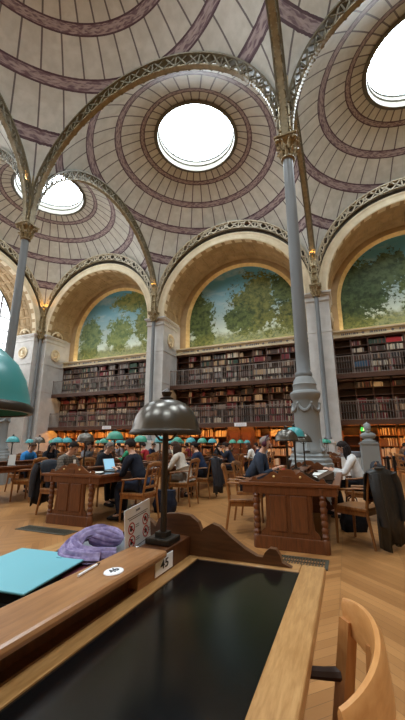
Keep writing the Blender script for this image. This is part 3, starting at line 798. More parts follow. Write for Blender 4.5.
for bi, (bx, bn, bw) in enumerate(BAYS):
    for ti, (tn, z0, z1, ns, wm) in enumerate(TIERS):
        up, sh, bk, pl = case_m[ti]
        t = thing('bookcase', 'wide wooden bookcase of the %s %s' % (tn, bw), 'bookcase', (bx, 10, 0), 0, 'wall bookcases')
        link('carcass', pl, t); link('back_panel', bk, t)
        for k in range(NSEC + 1):
            if not (bi == 1 and ti == 0 and k == 5): link('upright', up, t, ((k - NSEC / 2) * SEC * 0.994, 0, 0))
        pitch = (z1 - z0 - 0.16) / ns
        for s in range(ns):
            zz = z0 + 0.12 + s * pitch
            if s > 0:
                if bi == 1 and ti == 0:
                    for q in (1, -1): link('shelf', shh, t, (q * 2.64, 0, zz - 0.018))
                else: link('shelf', sh, t, (0, 0, zz - 0.018))
            for k in range(NSEC):
                if bi == 1 and ti == 0 and 4 <= k <= 5: continue
                slots.append((bi, ti, s, k, (k - NSEC / 2) * SEC * 0.994 + 0.03, (k + 1 - NSEC / 2) * SEC * 0.994 - 0.03, zz, pitch))
    for ti, z in ((1, 2.40), (2, 4.82)):
        gn = 'lower' if ti == 1 else 'upper'
        t = thing('gallery_walkway', 'iron railed %s gallery walkway in front of the bookcases %s' % (gn, bw), 'gallery', (bx, 10, z), 0, 'gallery walkways')
        link('deck', deck, t); link('handrail', hand, t); link('bottom_rail', low, t)
        for k in range(NSEC + 1):
            link('post', post, t, ((k - NSEC / 2) * SEC * 0.99, 0, 0)); link('bracket', brk, t, ((k - NSEC / 2) * SEC * 0.99, 0, 0))
        nb = 70
        for k in range(nb): link('baluster', bal, t, ((k + 0.5 - nb / 2) * CW / nb, 0, 0))
    t = thing('strip_lamp', 'unseen warm strip lamp added on the cornice %s' % ('below the pale woodland painting', 'below the middle painting', 'below the dark green painting')[bi], 'lamp', (bx, 10, 7.56), 0, 'unseen strips added on the cornices')
    MB().box((0, 2.05, 0.035), (7.6, 0.05, 0.02)).build('tube', CORNICE_ADDED, t); MB().box((0, 2.05, 0.012), (7.8, 0.1, 0.025)).build('housing', STONE_W, t)
    for z, gn in ((2.31, 'lower gallery'), (4.73, 'upper gallery')):
        t = thing('strip_lamp', 'warm strip lamp under the %s %s' % (gn, bw), 'lamp', (bx, 10, z), 0, 'strip lamps under the galleries')
        link('tube', lampb if z < 3 else added_tube, t); link('housing', lampc, t)

# doorway in the middle of the ground floor of the middle bay, and its white notice
t = thing('panelled_door', 'dark panelled double door below the middle gallery', 'door', (-5, 11.855, 0))
m = MB(); m.box((-0.83, 0, 1.12), (0.1, 0.12, 2.2)); m.box((0.83, 0, 1.12), (0.1, 0.12, 2.2)); m.box((0, 0, 2.2), (1.76, 0.12, 0.1)); m.build('door_frame', W_BROWN, t)
for s in (1, -1):
    l = MB().box((s * 0.39, 0.0, 1.08), (0.76, 0.05, 2.1)).build('door_leaf', W_BROWN, t)
    for z, h in ((0.55, 0.7), (1.5, 0.9)):
        m = MB(); m.box((s * 0.39, -0.03, z), (0.5, 0.03, h), bev=0.012); m.build('panel', W_RED, l)
    MB().sph((s * 0.07, -0.06, 1.02), 0.03, 8, 6).build('knob', GOLD_P, l)
for bx, lb in ((-4.75, 'small white notice hung on the lower gallery above the panelled door'), (-14.1, 'small white notice hung on the lower gallery at left')):
    t = thing('notice', lb, 'sign', (bx, 10.97, 2.36), 0, 'gallery notices')
    MB().box((0, 0, 0), (0.72, 0.02, 0.2)).build('board', WHITEP, t)
    m = MB()
    for q in range(2): m.box((0, -0.012, 0.035 - q * 0.07), (0.56, 0.004, 0.018))
    m.build('lettering', GREYP, t)

# ---- the books
def book_ok(bi, ti, s, k):
    if bi == 2 and k == 0: return ti == 9
    if bi == 2 and ti == 0 and k in (1,): return s >= 9
    if bi == 1 and k in (0,) and ti > 0: return False
    if bi == 2 and ti == 1 and s == 3: return False
    return True
TONE = {0: ['tan', 'cream', 'cream', 'brown', 'tan', 'dark brown', 'tan', 'cream'], 1: ['dark brown', 'dark red', 'brown', 'dark red', 'tan', 'black', 'dark brown', 'cream', 'grey', 'dark red'], 2: ['dark brown', 'grey', 'brown', 'tan', 'black', 'dark green', 'cream', 'dark brown', 'dark red', 'grey']}
rb = random.Random(21)
runs = []
for (bi, ti, s, k, x0, x1, zz, pitch) in slots:
    if not book_ok(bi, ti, s, k): continue
    base = rb.choice(TONE[ti]); q = x0; run = []
    fill = rb.choice((1.0, 1.0, 1.0, 0.8, 0.6, 0.3 if bi else 0.8)); hs = pitch * rb.uniform(0.62, 0.82)
    if bi == 2 and ti == 2 and s == 1 and k == 1: base, fill = 'blue', 1.0
    if bi == 2 and ti == 2 and s == 4 and k in (3,): base, fill = 'bright red', 1.0
    if bi == 1 and ti == 1 and s in (0, 1) and k in (7, 8): base, fill = 'dark red', 1.0
    if bi == 0 and ti == 1 and s < 2 and k in (5, 6): base, fill = 'dark red', 1.0
    x1f = x0 + (x1 - x0) * fill
    while q < x1f - 0.02:
        w = rb.uniform(0.028, 0.062)
        if q + w > x1f: break
        c = base if rb.random() < (0.55 if base not in ('blue', 'bright red') else 0.95) else rb.choice(TONE[ti])
        run.append((q, w, hs * rb.uniform(0.86, 1.05), rb.uniform(0.17, 0.24), c)); q += w + 0.002
    runs.append((bi, ti, s, k, zz, run))
# the books that show largest stand alone: the shelves of the right bay nearest the column and the middle of the middle bay
shelfn = ['lowest', 'second', 'third', 'fourth', 'fifth']
ordn = ['first', 'second', 'third', 'fourth', 'fifth', 'sixth', 'seventh', 'eighth', 'ninth', 'tenth']
PICK = [(2, 2, 1, 1), (2, 2, 4, 3), (2, 0, 1, 2), (2, 0, 2, 2), (2, 1, 1, 1), (2, 1, 0, 1), (2, 1, 0, 2), (2, 1, 1, 2), (2, 2, 0, 1), (2, 2, 0, 2), (2, 2, 1, 2), (2, 2, 2, 1), (2, 2, 2, 2), (2, 2, 3, 1), (2, 2, 3, 2), (2, 2, 4, 1), (2, 2, 4, 2), (1, 1, 0, 8), (1, 1, 1, 8), (1, 1, 0, 7), (1, 1, 1, 7)]
single = 0; PK = set(PICK); cache = {}
def book_mesh(w, h, d, c):
    key = (round(w, 2), round(h, 2), c)
    if key not in cache:
        m = MB(); w2, h2 = key[0], key[1]
        # boards, rounded spine and a page block set in from the edges
        m.box((0, 0, h2 / 2), (w2, 0.2, h2), bev=min(0.006, w2 * 0.2)); m.m = 1; m.box((0, 0.008, h2 / 2 + 0.0015), (w2 * 0.75, 0.19, h2))
        cache[key] = m.mesh('book', [BOOKM[BOOKN.index(c)], PAPER])
    return cache[key]
rest = MB()
for (bi, ti, s, k, zz, run) in runs:
    tn = TIERS[ti][0]; bx = BAYS[bi][0]
    for (q, w, h, d, c) in run:
        if (bi, ti, s, k) in PK and single < 300:
            o = link('book', book_mesh(w, h, d, c), None, (bx + q + w / 2, 10 + Y0 + 0.13, zz + 0.001))
            where = 'in the right bay' if bi == 2 else 'in the middle bay'
            lab = '%s book, %s shelf, %s, %s section %s' % (c, shelfn[s], tn, ordn[k], where)
            tag(o, lab, 'book', '%s books, %s shelf, %s, %s section, %s' % (c, shelfn[s], tn, ordn[k], where), 'thing'); single += 1
        else:
            rest.m = BOOKN.index(c); rest.box((bx + q + w / 2, 10 + Y0 + 0.13, zz + h / 2), (w, 0.2, h))
tag(rest.build('bound_books', BOOKM), 'rows of old bound books filling the far wall shelves', 'books', 'books on the wall shelves', 'stuff')
# green exit sign at the right
t = thing('exit_sign', 'small green lit emergency exit sign in the right bookcase bay', 'sign', (1.75, 11.86, 2.03))
MB().box((0, 0, 0), (0.46, 0.04, 0.2), bev=0.008).build('sign_box', EXITG, t)
m = MB(); m.box((-0.07, -0.022, -0.005), (0.05, 0.004, 0.1), rot=(0, 0.3, 0)); m.sph((-0.055, -0.022, 0.065), (0.02, 0.004, 0.02), 8, 6); m.box((-0.1, -0.022, -0.06), (0.07, 0.004, 0.02)); m.box((0.1, -0.022, 0), (0.1, 0.004, 0.02)); m.box((0.15, -0.022, 0.0), (0.05, 0.004, 0.05), rot=(0, PI / 4, 0))
m.build('pictogram', EXITW, t)
# ------------------------------------------------------------------ reading tables
TZ = 0.78; TW = 0.62
def gable_poly():
    right = [(0.0, 0.165), (0.06, 0.16), (0.10, 0.135), (0.115, 0.10), (0.13, 0.115), (0.165, 0.135), (0.20, 0.125), (0.25, 0.088), (0.31, 0.05), (0.36, 0.028), (0.385, 0.026), (0.395, 0.045), (0.415, 0.062), (0.44, 0.06), (0.455, 0.04), (0.462, 0.015), (0.50, 0.0)]
    return [(x, TZ + z) for x, z in right] + [(-x, TZ + z) for x, z in reversed(right[1:])]
def turned_leg():
    pr = [(0.045, 0.0), (0.05, 0.02), (0.05, 0.14), (0.036, 0.16), (0.046, 0.19), (0.03, 0.22)]
    for i in range(5):
        z = 0.22 + i * 0.075; pr += [(0.042, z + 0.02), (0.044, z + 0.045), (0.03, z + 0.07)]
    pr += [(0.046, 0.62), (0.034, 0.64), (0.05, 0.67), (0.05, 0.735)]
    return MB().lathe(pr, seg=14, cap=True)
LEGM = turned_leg().mesh('leg', W_BROWN, True, 40)
LEGR = turned_leg().mesh('leg', W_RED, True, 40)
GABM = MB().prism(gable_poly(), -0.015, 0.015).mesh('gable_board', W_BROWNX)
GABR = MB().prism(gable_poly(), -0.015, 0.015).mesh('gable_board', W_REDX)
KNOB = MB().sph((0, 0, 0), (0.016, 0.016, 0.016), 10, 8).mesh('knob', GOLD_P, True)
def table(cx, y0, y1, label, red=False, group='long reading tables', gables=True):
    """long double-sided table running along y; y1 > y0"""
    t = thing('reading_table', label, 'table', (cx, (y0 + y1) / 2, 0), 0, group)
    L = y1 - y0; h = L / 2
    top, topx, body = (W_REDX, W_REDX, W_RED) if red else (W_RIM, W_RIMX, W_BROWN)
    leg = LEGR if red else LEGM
    rim = 0.09; a = 0.11                     # ridge foot half width
    m = MB()                                 # wooden borders of the top
    for s in (1, -1):
        m.box((s * (TW - rim / 2), 0, TZ - 0.02), (rim, L, 0.04), bev=0.006)
        m.box((s * a / 2, 0, TZ - 0.02), (a, L - 2 * rim - 0.004, 0.04))
    m.build('top_border', top, t)
    for e in (1, -1): MB().box((0, e * (h - rim / 2), TZ - 0.0203), (2 * (TW - rim) - 0.002, rim, 0.04), bev=0.004).build('end_border', topx, t)
    for s in (1, -1):
        MB().box((s * (0.11 + TW - rim) / 2, 0, TZ - 0.021), (TW - rim - 0.11, L - 2 * rim - 0.01 + 0.02, 0.034)).build('leather_panel', LEATHER, t)
    m = MB()
    for s in (1, -1): m.box((s * (TW - 0.05), 0, TZ - 0.09), (0.025, L - 0.06, 0.1)); m.box((0, s * (h - 0.035), TZ - 0.09), (2 * TW - 0.08, 0.025, 0.1))
    m.build('apron', body, t)
    # low ridge along the middle with open letter slots
    m = MB(); m.box((0, 0, TZ + 0.03), (0.05, L - 0.5, 0.06)); 
    m.box((0, 0, TZ + 0.002), (0.118, L - 0.62, 0.006))  # slot floor board in dark wood: shade under the ridge top as colour
    n = max(2, int(L / 0.9))
    for k in range(n + 1):
        m.box((0, -h + 0.34 + (L - 0.68) * k / n, TZ + 0.03), (0.118, 0.025, 0.06))
    m.build('ridge_body', W_BROWN if not red else body, t)
    MB().box((0, 0, TZ + 0.071), (0.165, L - 0.62, 0.026), bev=0.011).build('ridge_top', W_RIDGE if not red else W_REDX, t)
    for e in (1, -1):
        MB().box((0, e * (h - 0.17), TZ + 0.037), (0.125, 0.28, 0.078), bev=0.003).build('lamp_block', body, t)
        MB().box((0, e * (h - 0.38), TZ + 0.03), (0.124, 0.2, 0.062), bev=0.003).build('end_post', W_RIDGE if not red else body, t)
        # end panel on a plinth, between two turned legs
        ep = MB(); ep.box((0, e * (h - 0.06), 0.36), (0.54, 0.05, 0.66)); ep.box((0, e * (h - 0.06), 0.075), (0.86, 0.09, 0.15), bev=0.006)
        epo = ep.build('end_panel', body, t)
        for s in (1, -1):
            w = MB(); w.box((s * 0.128, e * (h - 0.03), 0.42), (0.2, 0.02, 0.42), bev=0.008)
            w.build('panel_moulding', W_BROWN if not red else W_RED, epo)
            c = MB(); c.prism([(s * 0.27, 0.15), (s * 0.36, 0.15), (s * 0.345, 0.2), (s * 0.30, 0.24), (s * 0.285, 0.34), (s * 0.285, 0.6), (s * 0.32, 0.69), (s * 0.27, 0.69)], e * (h - 0.075), e * (h - 0.045)); c.build('scroll_bracket', body, epo)
            link('leg', leg, t, (s * 0.41, e * (h - 0.06), 0))
        if gables:
            g = link('gable_board', GABR if red else GABM, t, (0, e * (h - 0.05), 0))
            for s in (1, -1): link('knob', KNOB, g, (s * 0.165, e * 0.018, TZ + 0.07))
    if L > 3.2:
        for s in (1, -1): link('leg', leg, t, (s * 0.41, 0, 0))
    return t

# ------------------------------------------------------------------ lamps
def lamp_parts(shade_mat, rim_mat):
    P = {}
    P['base'] = MB().box((0, 0, 0.012), (0.11, 0.11, 0.024), bev=0.006).box((0, 0, 0.032), (0.05, 0.05, 0.02)).mesh('base', PEWTERP)
    P['pole'] = MB().tube([(0, 0, 0.03), (0, 0, 0.60)], 0.0135, 10).mesh('pole', PEWTERP, True)
    prof = [(0.152, 0.440), (0.156, 0.447), (0.152, 0.455), (0.148, 0.475), (0.138, 0.51), (0.118, 0.545), (0.088, 0.573), (0.05, 0.588), (0.02, 0.593)]
    inner = [(r - 0.004, z - 0.003) for r, z in reversed(prof[2:])]
    P['shade'] = MB().lathe(prof + inner + [(0.148, 0.440), (0.152, 0.440)], seg=32).mesh('shade', shade_mat, True, 50)
    P['rim'] = MB().lathe([(0.15, 0.437), (0.159, 0.437), (0.160, 0.448), (0.153, 0.456), (0.149, 0.448), (0.15, 0.437)], seg=32).mesh('rim', rim_mat, True, 50)
    P['finial'] = MB().lathe([(0.03, 0.59), (0.032, 0.598), (0.016, 0.606), (0.022, 0.618), (0.024, 0.626), (0.012, 0.636), (0.002, 0.642)], seg=16).mesh('finial', PEWTERP, True, 60)
    m = MB()
    for k in range(2):
        s = 1 if k else -1
        m.tube([(0, 0, 0.41), (s * 0.03, 0, 0.415), (s * 0.055, 0, 0.44), (s * 0.06, 0, 0.475), (s * 0.045, 0, 0.56), (0.0, 0, 0.585)], 0.005, 6)
    P['bracket'] = m.mesh('bracket', PEWTERP, True)
    P['bulb'] = MB().sph((0, 0, 0.50), (0.028, 0.028, 0.04), 10, 8).mesh('bulb', BULB, True)
    P['dead_bulb'] = MB().sph((0, 0, 0.50), (0.028, 0.028, 0.04), 10, 8).mesh('bulb', PAPER, True)
    return P
LP = {'dark': lamp_parts(PEWTER, PEWTERP), 'teal': lamp_parts(TEALG, PEWTERP), 'green': lamp_parts(GREENG, PEWTERP)}
def lamp(kind, x, y, label, lit=False, z=TZ + 0.0765, s=1.0):
    P = LP[kind]; t = thing('desk_lamp', label, 'lamp', (x, y, z), 0, 'domed reading lamps'); t.scale = (s, s, s)
    for k in ('base', 'pole', 'shade', 'finial', 'bracket'): link(k, P[k], t)
    link('rim', P['rim'], t); link('bulb', P['bulb' if lit else 'dead_bulb'], t)
    return t

# ------------------------------------------------------------------ chairs
def armchair_parts():
    W = W_CHAIR; P = []
    P.append(('seat', MB().box((0, 0, 0.445), (0.5, 0.46, 0.045), bev=0.012).mesh('seat', W)))
    m = MB()
    for s in (1, -1): m.box((s * 0.22, 0, 0.40), (0.03, 0.40, 0.06))
    for s in (1, -1): m.box((0, s * 0.19, 0.40), (0.42, 0.03, 0.06))
    P.append(('seat_rail', m.mesh('seat_rail', W)))
    for s in (1, -1):
        P.append(('leg', MB().tube([(s * 0.23, 0.21, 0.0), (s * 0.225, 0.20, 0.43), (s * 0.225, 0.17, 0.66)], [0.017, 0.022, 0.018], 8).mesh('leg', W, True)))
        P.append(('leg', MB().tube([(s * 0.22, -0.28, 0.0), (s * 0.215, -0.215, 0.42)], [0.017, 0.022], 8).mesh('leg', W, True)))
        P.append(('armrest', MB().tube([(s * 0.21, -0.255, 0.70), (s * 0.245, -0.12, 0.70), (s * 0.255, 0.06, 0.675), (s * 0.235, 0.2, 0.665)], [0.02, 0.024, 0.026, 0.03], 8, flat=0.6).mesh('armrest', W, True)))
    m = MB()
    for s in (1, -1): m.tube([(s * 0.215, -0.215, 0.42), (s * 0.213, -0.25, 0.68), (s * 0.21, -0.30, 0.92)], [0.022, 0.02, 0.018], 8)
    m.tube([(-0.22, -0.30, 0.90), (-0.1, -0.325, 0.925), (0.1, -0.325, 0.925), (0.22, -0.30, 0.90)], 0.024, 8, flat=1.6)
    m.tube([(-0.21, -0.235, 0.56), (0, -0.25, 0.56), (0.21, -0.235, 0.56)], 0.016, 8, flat=1.4)
    P.append(('back_frame', m.mesh('back_frame', W, True)))
    m = MB()
    for x in (-0.075, 0.075): m.tube([(x, -0.25, 0.56), (x, -0.285, 0.74), (x, -0.322, 0.91)], 0.012, 6)
    m.box((0, -0.29, 0.76), (0.16, 0.018, 0.03)); m.box((0, -0.275, 0.68), (0.16, 0.018, 0.03))
    P.append(('back_slats', m.mesh('back_slats', W, True)))
    return P
ACP = armchair_parts()
def armchair(x, y, rz, label):
    t = thing('armchair', label, 'chair', (x, y, 0), rz, 'oak armchairs')
    for n, me in ACP: link(n, me, t)
    return t
# ------------------------------------------------------------------ the furniture in place
XT = [0.05, -3.45, -6.8, -10.1, -13.5]
table(0.05, -10.4, -6.6, 'near reading table with black leather top and oak rim')
table(0.05, -3.6, -0.85, 'red brown reading table in front of the tall grey column', True)
table(-3.45, -3.58, 3.2, 'oak reading table with the man in the dark sweater beside it', True)
table(-6.8, -3.6, 3.2, 'long table at far left beside the empty armchair', True)
table(-10.1, 1.0, 3.2, 'short table behind the slim column at far left', True)
table(-13.5, -3.6, 3.2, 'table nearest the left wall of the hall', True)
table(-10.1, -3.6, -1.0, 'table in front of the slim column at far left', True)
for x, lb in zip((0.05, -3.45, -6.8, -10.1, -13.5, 3.5), ('back row table beyond the tall grey column', 'back row table below the middle painting', 'back row table near the pier between the left arches', 'back row table below the pale left painting', 'back row table nearest the left wall', 'back row table at the right edge of the view')):
    table(x, 5.0, 8.6, lb, True, 'reading tables of the back row')

# lamps on the ridges
lamp('dark', 0.05, -6.8, 'dark pewter dome lamp on the near desk, in front')
lamp('teal', 0.05, -7.73, 'large teal dome lamp cut off by the left edge', z=TZ + 0.097)
lamp('dark', 0.05, -3.42, 'dark dome lamp at the end of the right table')
lamp('teal', 0.0, -2.3, 'teal dome lamp behind the dark one on the right table', s=1.14)
lamp('dark', 0.05, -1.45, 'dark dome lamp nearest the tall column on the right table')
lamp('dark', -3.45, -3.28, 'dark dome lamp at the end of the oak table with the laptop', True)
lamp('green', -3.45, -2.44, 'bright green lamp with yellow glow left of the near lamp', True, s=1.1)
LY = [-1.5, -0.6, 0.3, 1.2, 2.1, 3.0]
wl = ['second', 'third', 'fourth', 'fifth', 'sixth', 'seventh', 'eighth']
for i, y in enumerate(LY):
    k = 'green' if i % 2 == 0 else 'teal'
    lamp(k, -3.45, y, '%s dome lamp, %s beyond the bright green lamp on the oak table' % (k, ['first', 'second', 'third', 'fourth', 'fifth', 'sixth'][i]), i in (4,))
for i, y in enumerate((-2.9, -2.0, -1.2, -0.55, -0.2, 0.6, 1.5, 2.4)):
    k = ('teal', 'teal', 'dark', 'teal', 'teal', 'dark', 'green', 'teal')[i]
    lamp(k, -6.8, y, '%s dome lamp, %s from the near end of the long left table' % (k, ['first', 'second', 'third', 'fourth', 'fifth', 'sixth', 'seventh', 'eighth'][i]), i in (5,))
for xi, (x, nm) in enumerate(((-10.1, 'short table behind the slim column'), (-13.5, 'table nearest the left wall'))):
    for i, y in enumerate((1.4, 2.5)):
        k = ('teal', 'green')[i]; lamp(k, x, y, '%s dome lamp on the %s' % (k, nm))
for x, nm in zip((0.05, -3.45, -6.8, -10.1, 3.5), ('beyond the tall grey column', 'below the middle painting', 'near the pier between the left arches', 'below the pale left painting', 'at the right edge of the view')):
    for i, y in enumerate((5.3, 6.4, 7.5)):
        k = ('green', 'teal', 'green')[i] if x != -3.45 else ('green', 'green', 'teal')[i]
        lamp(k, x, y, '%s lamp, %s on the back row table %s' % (k, ['front', 'middle', 'rear'][i], nm), (i == 1 and x in (-3.45, 3.5)))

# ------------------------------------------------------------------ readers and their chairs
R, L = PI / 2, -PI / 2        # R: sits on the right side of a table and faces left
def seat(tx, y, side): return (tx + side * 0.86, y, R if side > 0 else L)
def place(tx, y, side, label, chair_label, **kw):
    x, yy, rz = seat(tx, y, side)
    armchair(x, yy, rz, chair_label)
    o = person(x, yy, rz, label, **kw); return o
place(-3.45, -2.83, 1, 'person in a dark navy sweater seen from behind at a laptop', 'oak armchair under the man in the dark navy sweater', top=(26, 30, 42), legs=(40, 48, 66), hair=(30, 24, 22), pose='type', lean=0.2, head=0.35, scale=1.02)
place(-3.45, -1.1, 1, 'person in a long cream sweater with brown hair', 'oak armchair under the reader in the cream sweater', top=(196, 186, 172), legs=(120, 108, 96), hair=(62, 44, 34), hairstyle='long', pose='write', lean=0.16, head=0.45, hem=0.12)
place(-3.45, 0.05, 1, 'person in a dark blue jacket beyond the cream sweater', 'oak armchair with a long dark coat under the blue jacket', top=(30, 40, 62), legs=(30, 30, 36), hair=(26, 22, 22), pose='write', lean=0.2)
place(-3.45, 2.5, 1, 'person in a dark top far along the oak table', 'oak armchair in the gap left of the headphone wearer', top=(34, 38, 52), legs=(34, 34, 40), hair=(40, 30, 26), pose='chin', lean=0.2)
place(-3.45, -2.9, -1, 'person in a plaid shirt with tousled dark hair, head bent', 'oak armchair with a dark coat at the left table end', top='plaid', legs=(50, 52, 60), hair=(38, 30, 26), pose='write', lean=0.2, head=0.7)
place(-3.45, -1.8, -1, 'person with grey hair in a black pullover behind the laptop', 'oak armchair under the grey haired reader', top=(24, 24, 28), legs=(30, 30, 34), hair=(120, 112, 106), pose='type', lean=0.22, head=0.6, skin='fair')
place(0.05, -1.95, -1, 'person in a dark jacket wearing headphones, grey hair', 'oak armchair under the headphone wearer', top=(52, 60, 74), legs=(36, 38, 48), hair=(140, 128, 120), hairstyle='bald', pose='type', lean=0.22, head=0.35, extra='headphones', scale=1.05)
place(0.05, -1.2, 1, 'person in a white blouse with long dark hair beside the column', 'oak armchair under the reader in the white blouse', top=(214, 212, 210), legs=(26, 26, 30), hair=(36, 28, 26), hairstyle='long', pose='write', lean=0.14, head=0.6)
place(-6.8, -0.9, -1, 'person in a bright blue shirt at the far left', 'oak armchair under the bright blue shirt', top=(54, 128, 190), legs=(40, 44, 60), hair=(70, 52, 40), pose='write', lean=0.26, head=0.7)
place(-6.8, -0.1, -1, 'person in a black hooded top right of the bright blue shirt', 'oak armchair under the black hooded top', top=(28, 28, 34), legs=(30, 32, 38), hair=(30, 24, 22), hairstyle='long', pose='write', lean=0.18, head=0.5)
place(-6.8, 1.55, -1, 'person in a grey top behind the dark dome lamp at left', 'oak armchair under the grey top at left', top=(120, 118, 122), legs=(40, 40, 46), hair=(46, 34, 28), hairstyle='long', pose='chin', lean=0.16)
place(-6.8, 2.5, -1, 'person in a black top between the grey haired reader and the lamp', 'oak armchair under the black top behind the grey haired reader', top=(28, 28, 32), legs=(30, 30, 34), hair=(30, 24, 20), pose='type')
place(-6.8, 2.9, 1, 'person in a red top seen under the near lamp shade', 'oak armchair under the red top', top=(150, 36, 44), legs=(34, 34, 40), hair=(34, 26, 24), pose='write')
place(-6.8, 1.9, 1, 'person in a green top seen left of the near lamp pole', 'oak armchair under the green top', top=(44, 140, 100), legs=(34, 34, 40), hair=(40, 30, 26), hairstyle='long', pose='write')
BR = [(-3.45, 5.4, 1, 'white shirt', (214, 212, 206), 'long', (60, 40, 30)), (-3.45, 6.6, 1, 'dark blue shirt', (36, 46, 76), 'short', (34, 26, 22)), (-3.45, 7.7, 1, 'light grey shirt', (150, 150, 152), 'long', (90, 66, 44)), (-3.45, 5.6, -1, 'black jersey', (26, 26, 30), 'long', (40, 28, 22)), (-3.45, 6.9, -1, 'olive shirt', (92, 90, 66), 'short', (50, 36, 28)),
      (-6.8, 5.5, 1, 'cream cardigan', (206, 196, 176), 'long', (70, 46, 30)), (-6.8, 6.7, 1, 'dark red jersey', (110, 36, 42), 'short', (36, 28, 24)), (-6.8, 5.9, -1, 'navy jersey', (32, 40, 60), 'short', (50, 38, 30)), (-6.8, 7.4, -1, 'white blouse', (216, 214, 210), 'long', (44, 32, 26)),
      (0.05, 5.6, -1, 'dark green jersey', (40, 66, 52), 'short', (40, 30, 26)), (0.05, 6.8, -1, 'pale pink blouse', (206, 170, 166), 'long', (56, 40, 30)), (0.05, 7.9, -1, 'black shirt', (26, 26, 30), 'short', (30, 24, 22)), (3.5, 5.9, -1, 'dark blue coat', (34, 44, 66), 'long', (150, 140, 136)), (3.5, 7.3, -1, 'brown jersey', (96, 70, 52), 'short', (36, 28, 24)), (-10.1, 6.0, 1, 'grey jersey', (110, 110, 116), 'short', (40, 30, 26)), (-10.1, 1.9, 1, 'black coat', (28, 28, 32), 'short', (60, 46, 36))]
tabn = {-3.45: 'below the middle painting', -6.8: 'near the pier', 0.05: 'beyond the tall column', 3.5: 'at the right edge', -10.1: 'toward the left wall'}
for (tx, y, sd, nm, tc, hs, hc_) in BR:
    w = 'right' if sd > 0 else 'left'
    place(tx, y, sd, 'distant person in a %s, %s side of the table %s' % (nm, w, tabn[tx]), 'distant oak armchair under the %s, table %s' % (nm, tabn[tx]), top=tc, legs=(36, 36, 44), hair=hc_, hairstyle=hs, pose=rnd.choice(['write', 'type', 'chin']), lean=rnd.uniform(0.12, 0.22), head=rnd.uniform(0.3, 0.6), skin=rnd.choice(['fair', 'fair', 'tan', 'brown']))
# empty chairs
armchair(-6.15, -2.0, R + 0.15, 'empty oak armchair at the long table, far left')
armchair(-0.74, -2.78, L + 0.3, 'empty oak armchair at the left corner of the right table')
armchair(0.86, -2.85, R - 0.5, 'oak armchair at right with a black coat over its back')
armchair(-3.45 - 0.86, 0.9, L, 'empty oak armchair on the far side of the oak table')
armchair(2.55, 4.6, L + 0.5, 'empty oak armchair at the right edge below the lit books')

# ---- coats hung over chair backs
def coat(x, y, rz, label, col, w=0.5, long=0.15, front=0.55, seed=1, rough=0.45):
    rr = random.Random(seed); nu, path = 18, []
    # from the inside hang, over the back rail and down the outside
    path = [(-0.245, front), (-0.255, 0.72), (-0.27, 0.86), (-0.285, 0.935), (-0.315, 0.962), (-0.345, 0.94), (-0.365, 0.86), (-0.375, 0.7), (-0.385, 0.5), (-0.39, 0.33), (-0.395, long)]
    vs = []; fs = []; ph = [rr.uniform(0, 6) for _ in range(4)]
    for i, (py, pz) in enumerate(path):
        f = i / (len(path) - 1); drop = max(0.0, f - 0.4)
        for k in range(nu + 1):
            u = k / nu * 2 - 1
            fold = (math.sin(u * 9 + ph[0]) * 0.5 + math.sin(u * 17 + ph[1]) * 0.3) * (0.03 + 0.06 * drop) if i != 4 else 0.0
            if i < 3: fold = abs(fold) * 0.6 + 0.004
            ww = w / 2 * (1.0 + 0.25 * drop + (0.06 if 3 <= i <= 6 else 0)); sl = -0.05 * u * u if 2 <= i <= 6 else 0.0
            vs.append((u * ww + 0.012 * math.sin(pz * 21 + ph[2]), py - max(fold, -0.02) - 0.012 if i > 4 else py + max(fold, 0.0) + 0.012, pz + sl + (0.03 * math.sin(u * 6 + ph[3]) if i in (0, len(path) - 1) else 0)))
    n = nu + 1
    for i in range(len(path) - 1):
        for k in range(nu): fs.append((i * n + k, i * n + k + 1, (i + 1) * n + k + 1, (i + 1) * n + k))
    t = thing('coat', label, 'coat', (x, y, 0), rz, 'coats over chair backs')
    m = MB(); m.add(vs, fs); cm = mottled('coat_cloth_%d' % seed, rgb(*col), rgb(*[min(255, c + 12) for c in col]), 8, rough, bs=0.3, spec=0.4)
    o = m.build('coat_body', cm, t, True, angle=80); s = o.modifiers.new('Thick', 'SOLIDIFY'); s.thickness = 0.016; s.offset = 0
    for s_ in (1, -1):
        MB().tube([(s_ * w * 0.44, -0.37, 0.88), (s_ * w * 0.52, -0.40, 0.74), (s_ * w * 0.53, -0.42, 0.55), (s_ * w * 0.48, -0.44, 0.36), (s_ * w * 0.48, -0.44, 0.30)], [0.075, 0.07, 0.062, 0.056, 0.05], 10, flat=0.75).build('sleeve', cm, t, True)
    m = MB(); m.tube([(-0.13, -0.33, 0.945), (-0.05, -0.355, 0.95), (0.05, -0.355, 0.95), (0.13, -0.33, 0.945)], 0.024, 8, flat=0.7); m.build('collar', cm, t, True)
    return t
coat(0.86, -2.85, R - 0.5, 'long black coat over the armchair at right', (30, 30, 30), 0.54, 0.04, seed=1, rough=0.42)
coat(0.91, -1.2, R, 'dark grey coat behind the reader in the white blouse', (44, 46, 52), 0.46, 0.35, seed=2, rough=0.7)
coat(-4.31, -2.9, L, 'dark blue coat over the chair at the left table end', (30, 34, 42), 0.48, 0.15, seed=3, rough=0.7)
coat(-2.59, 0.05, R, 'long dark coat behind the dark blue jacket', (36, 36, 42), 0.48, 0.12, seed=4, rough=0.7)

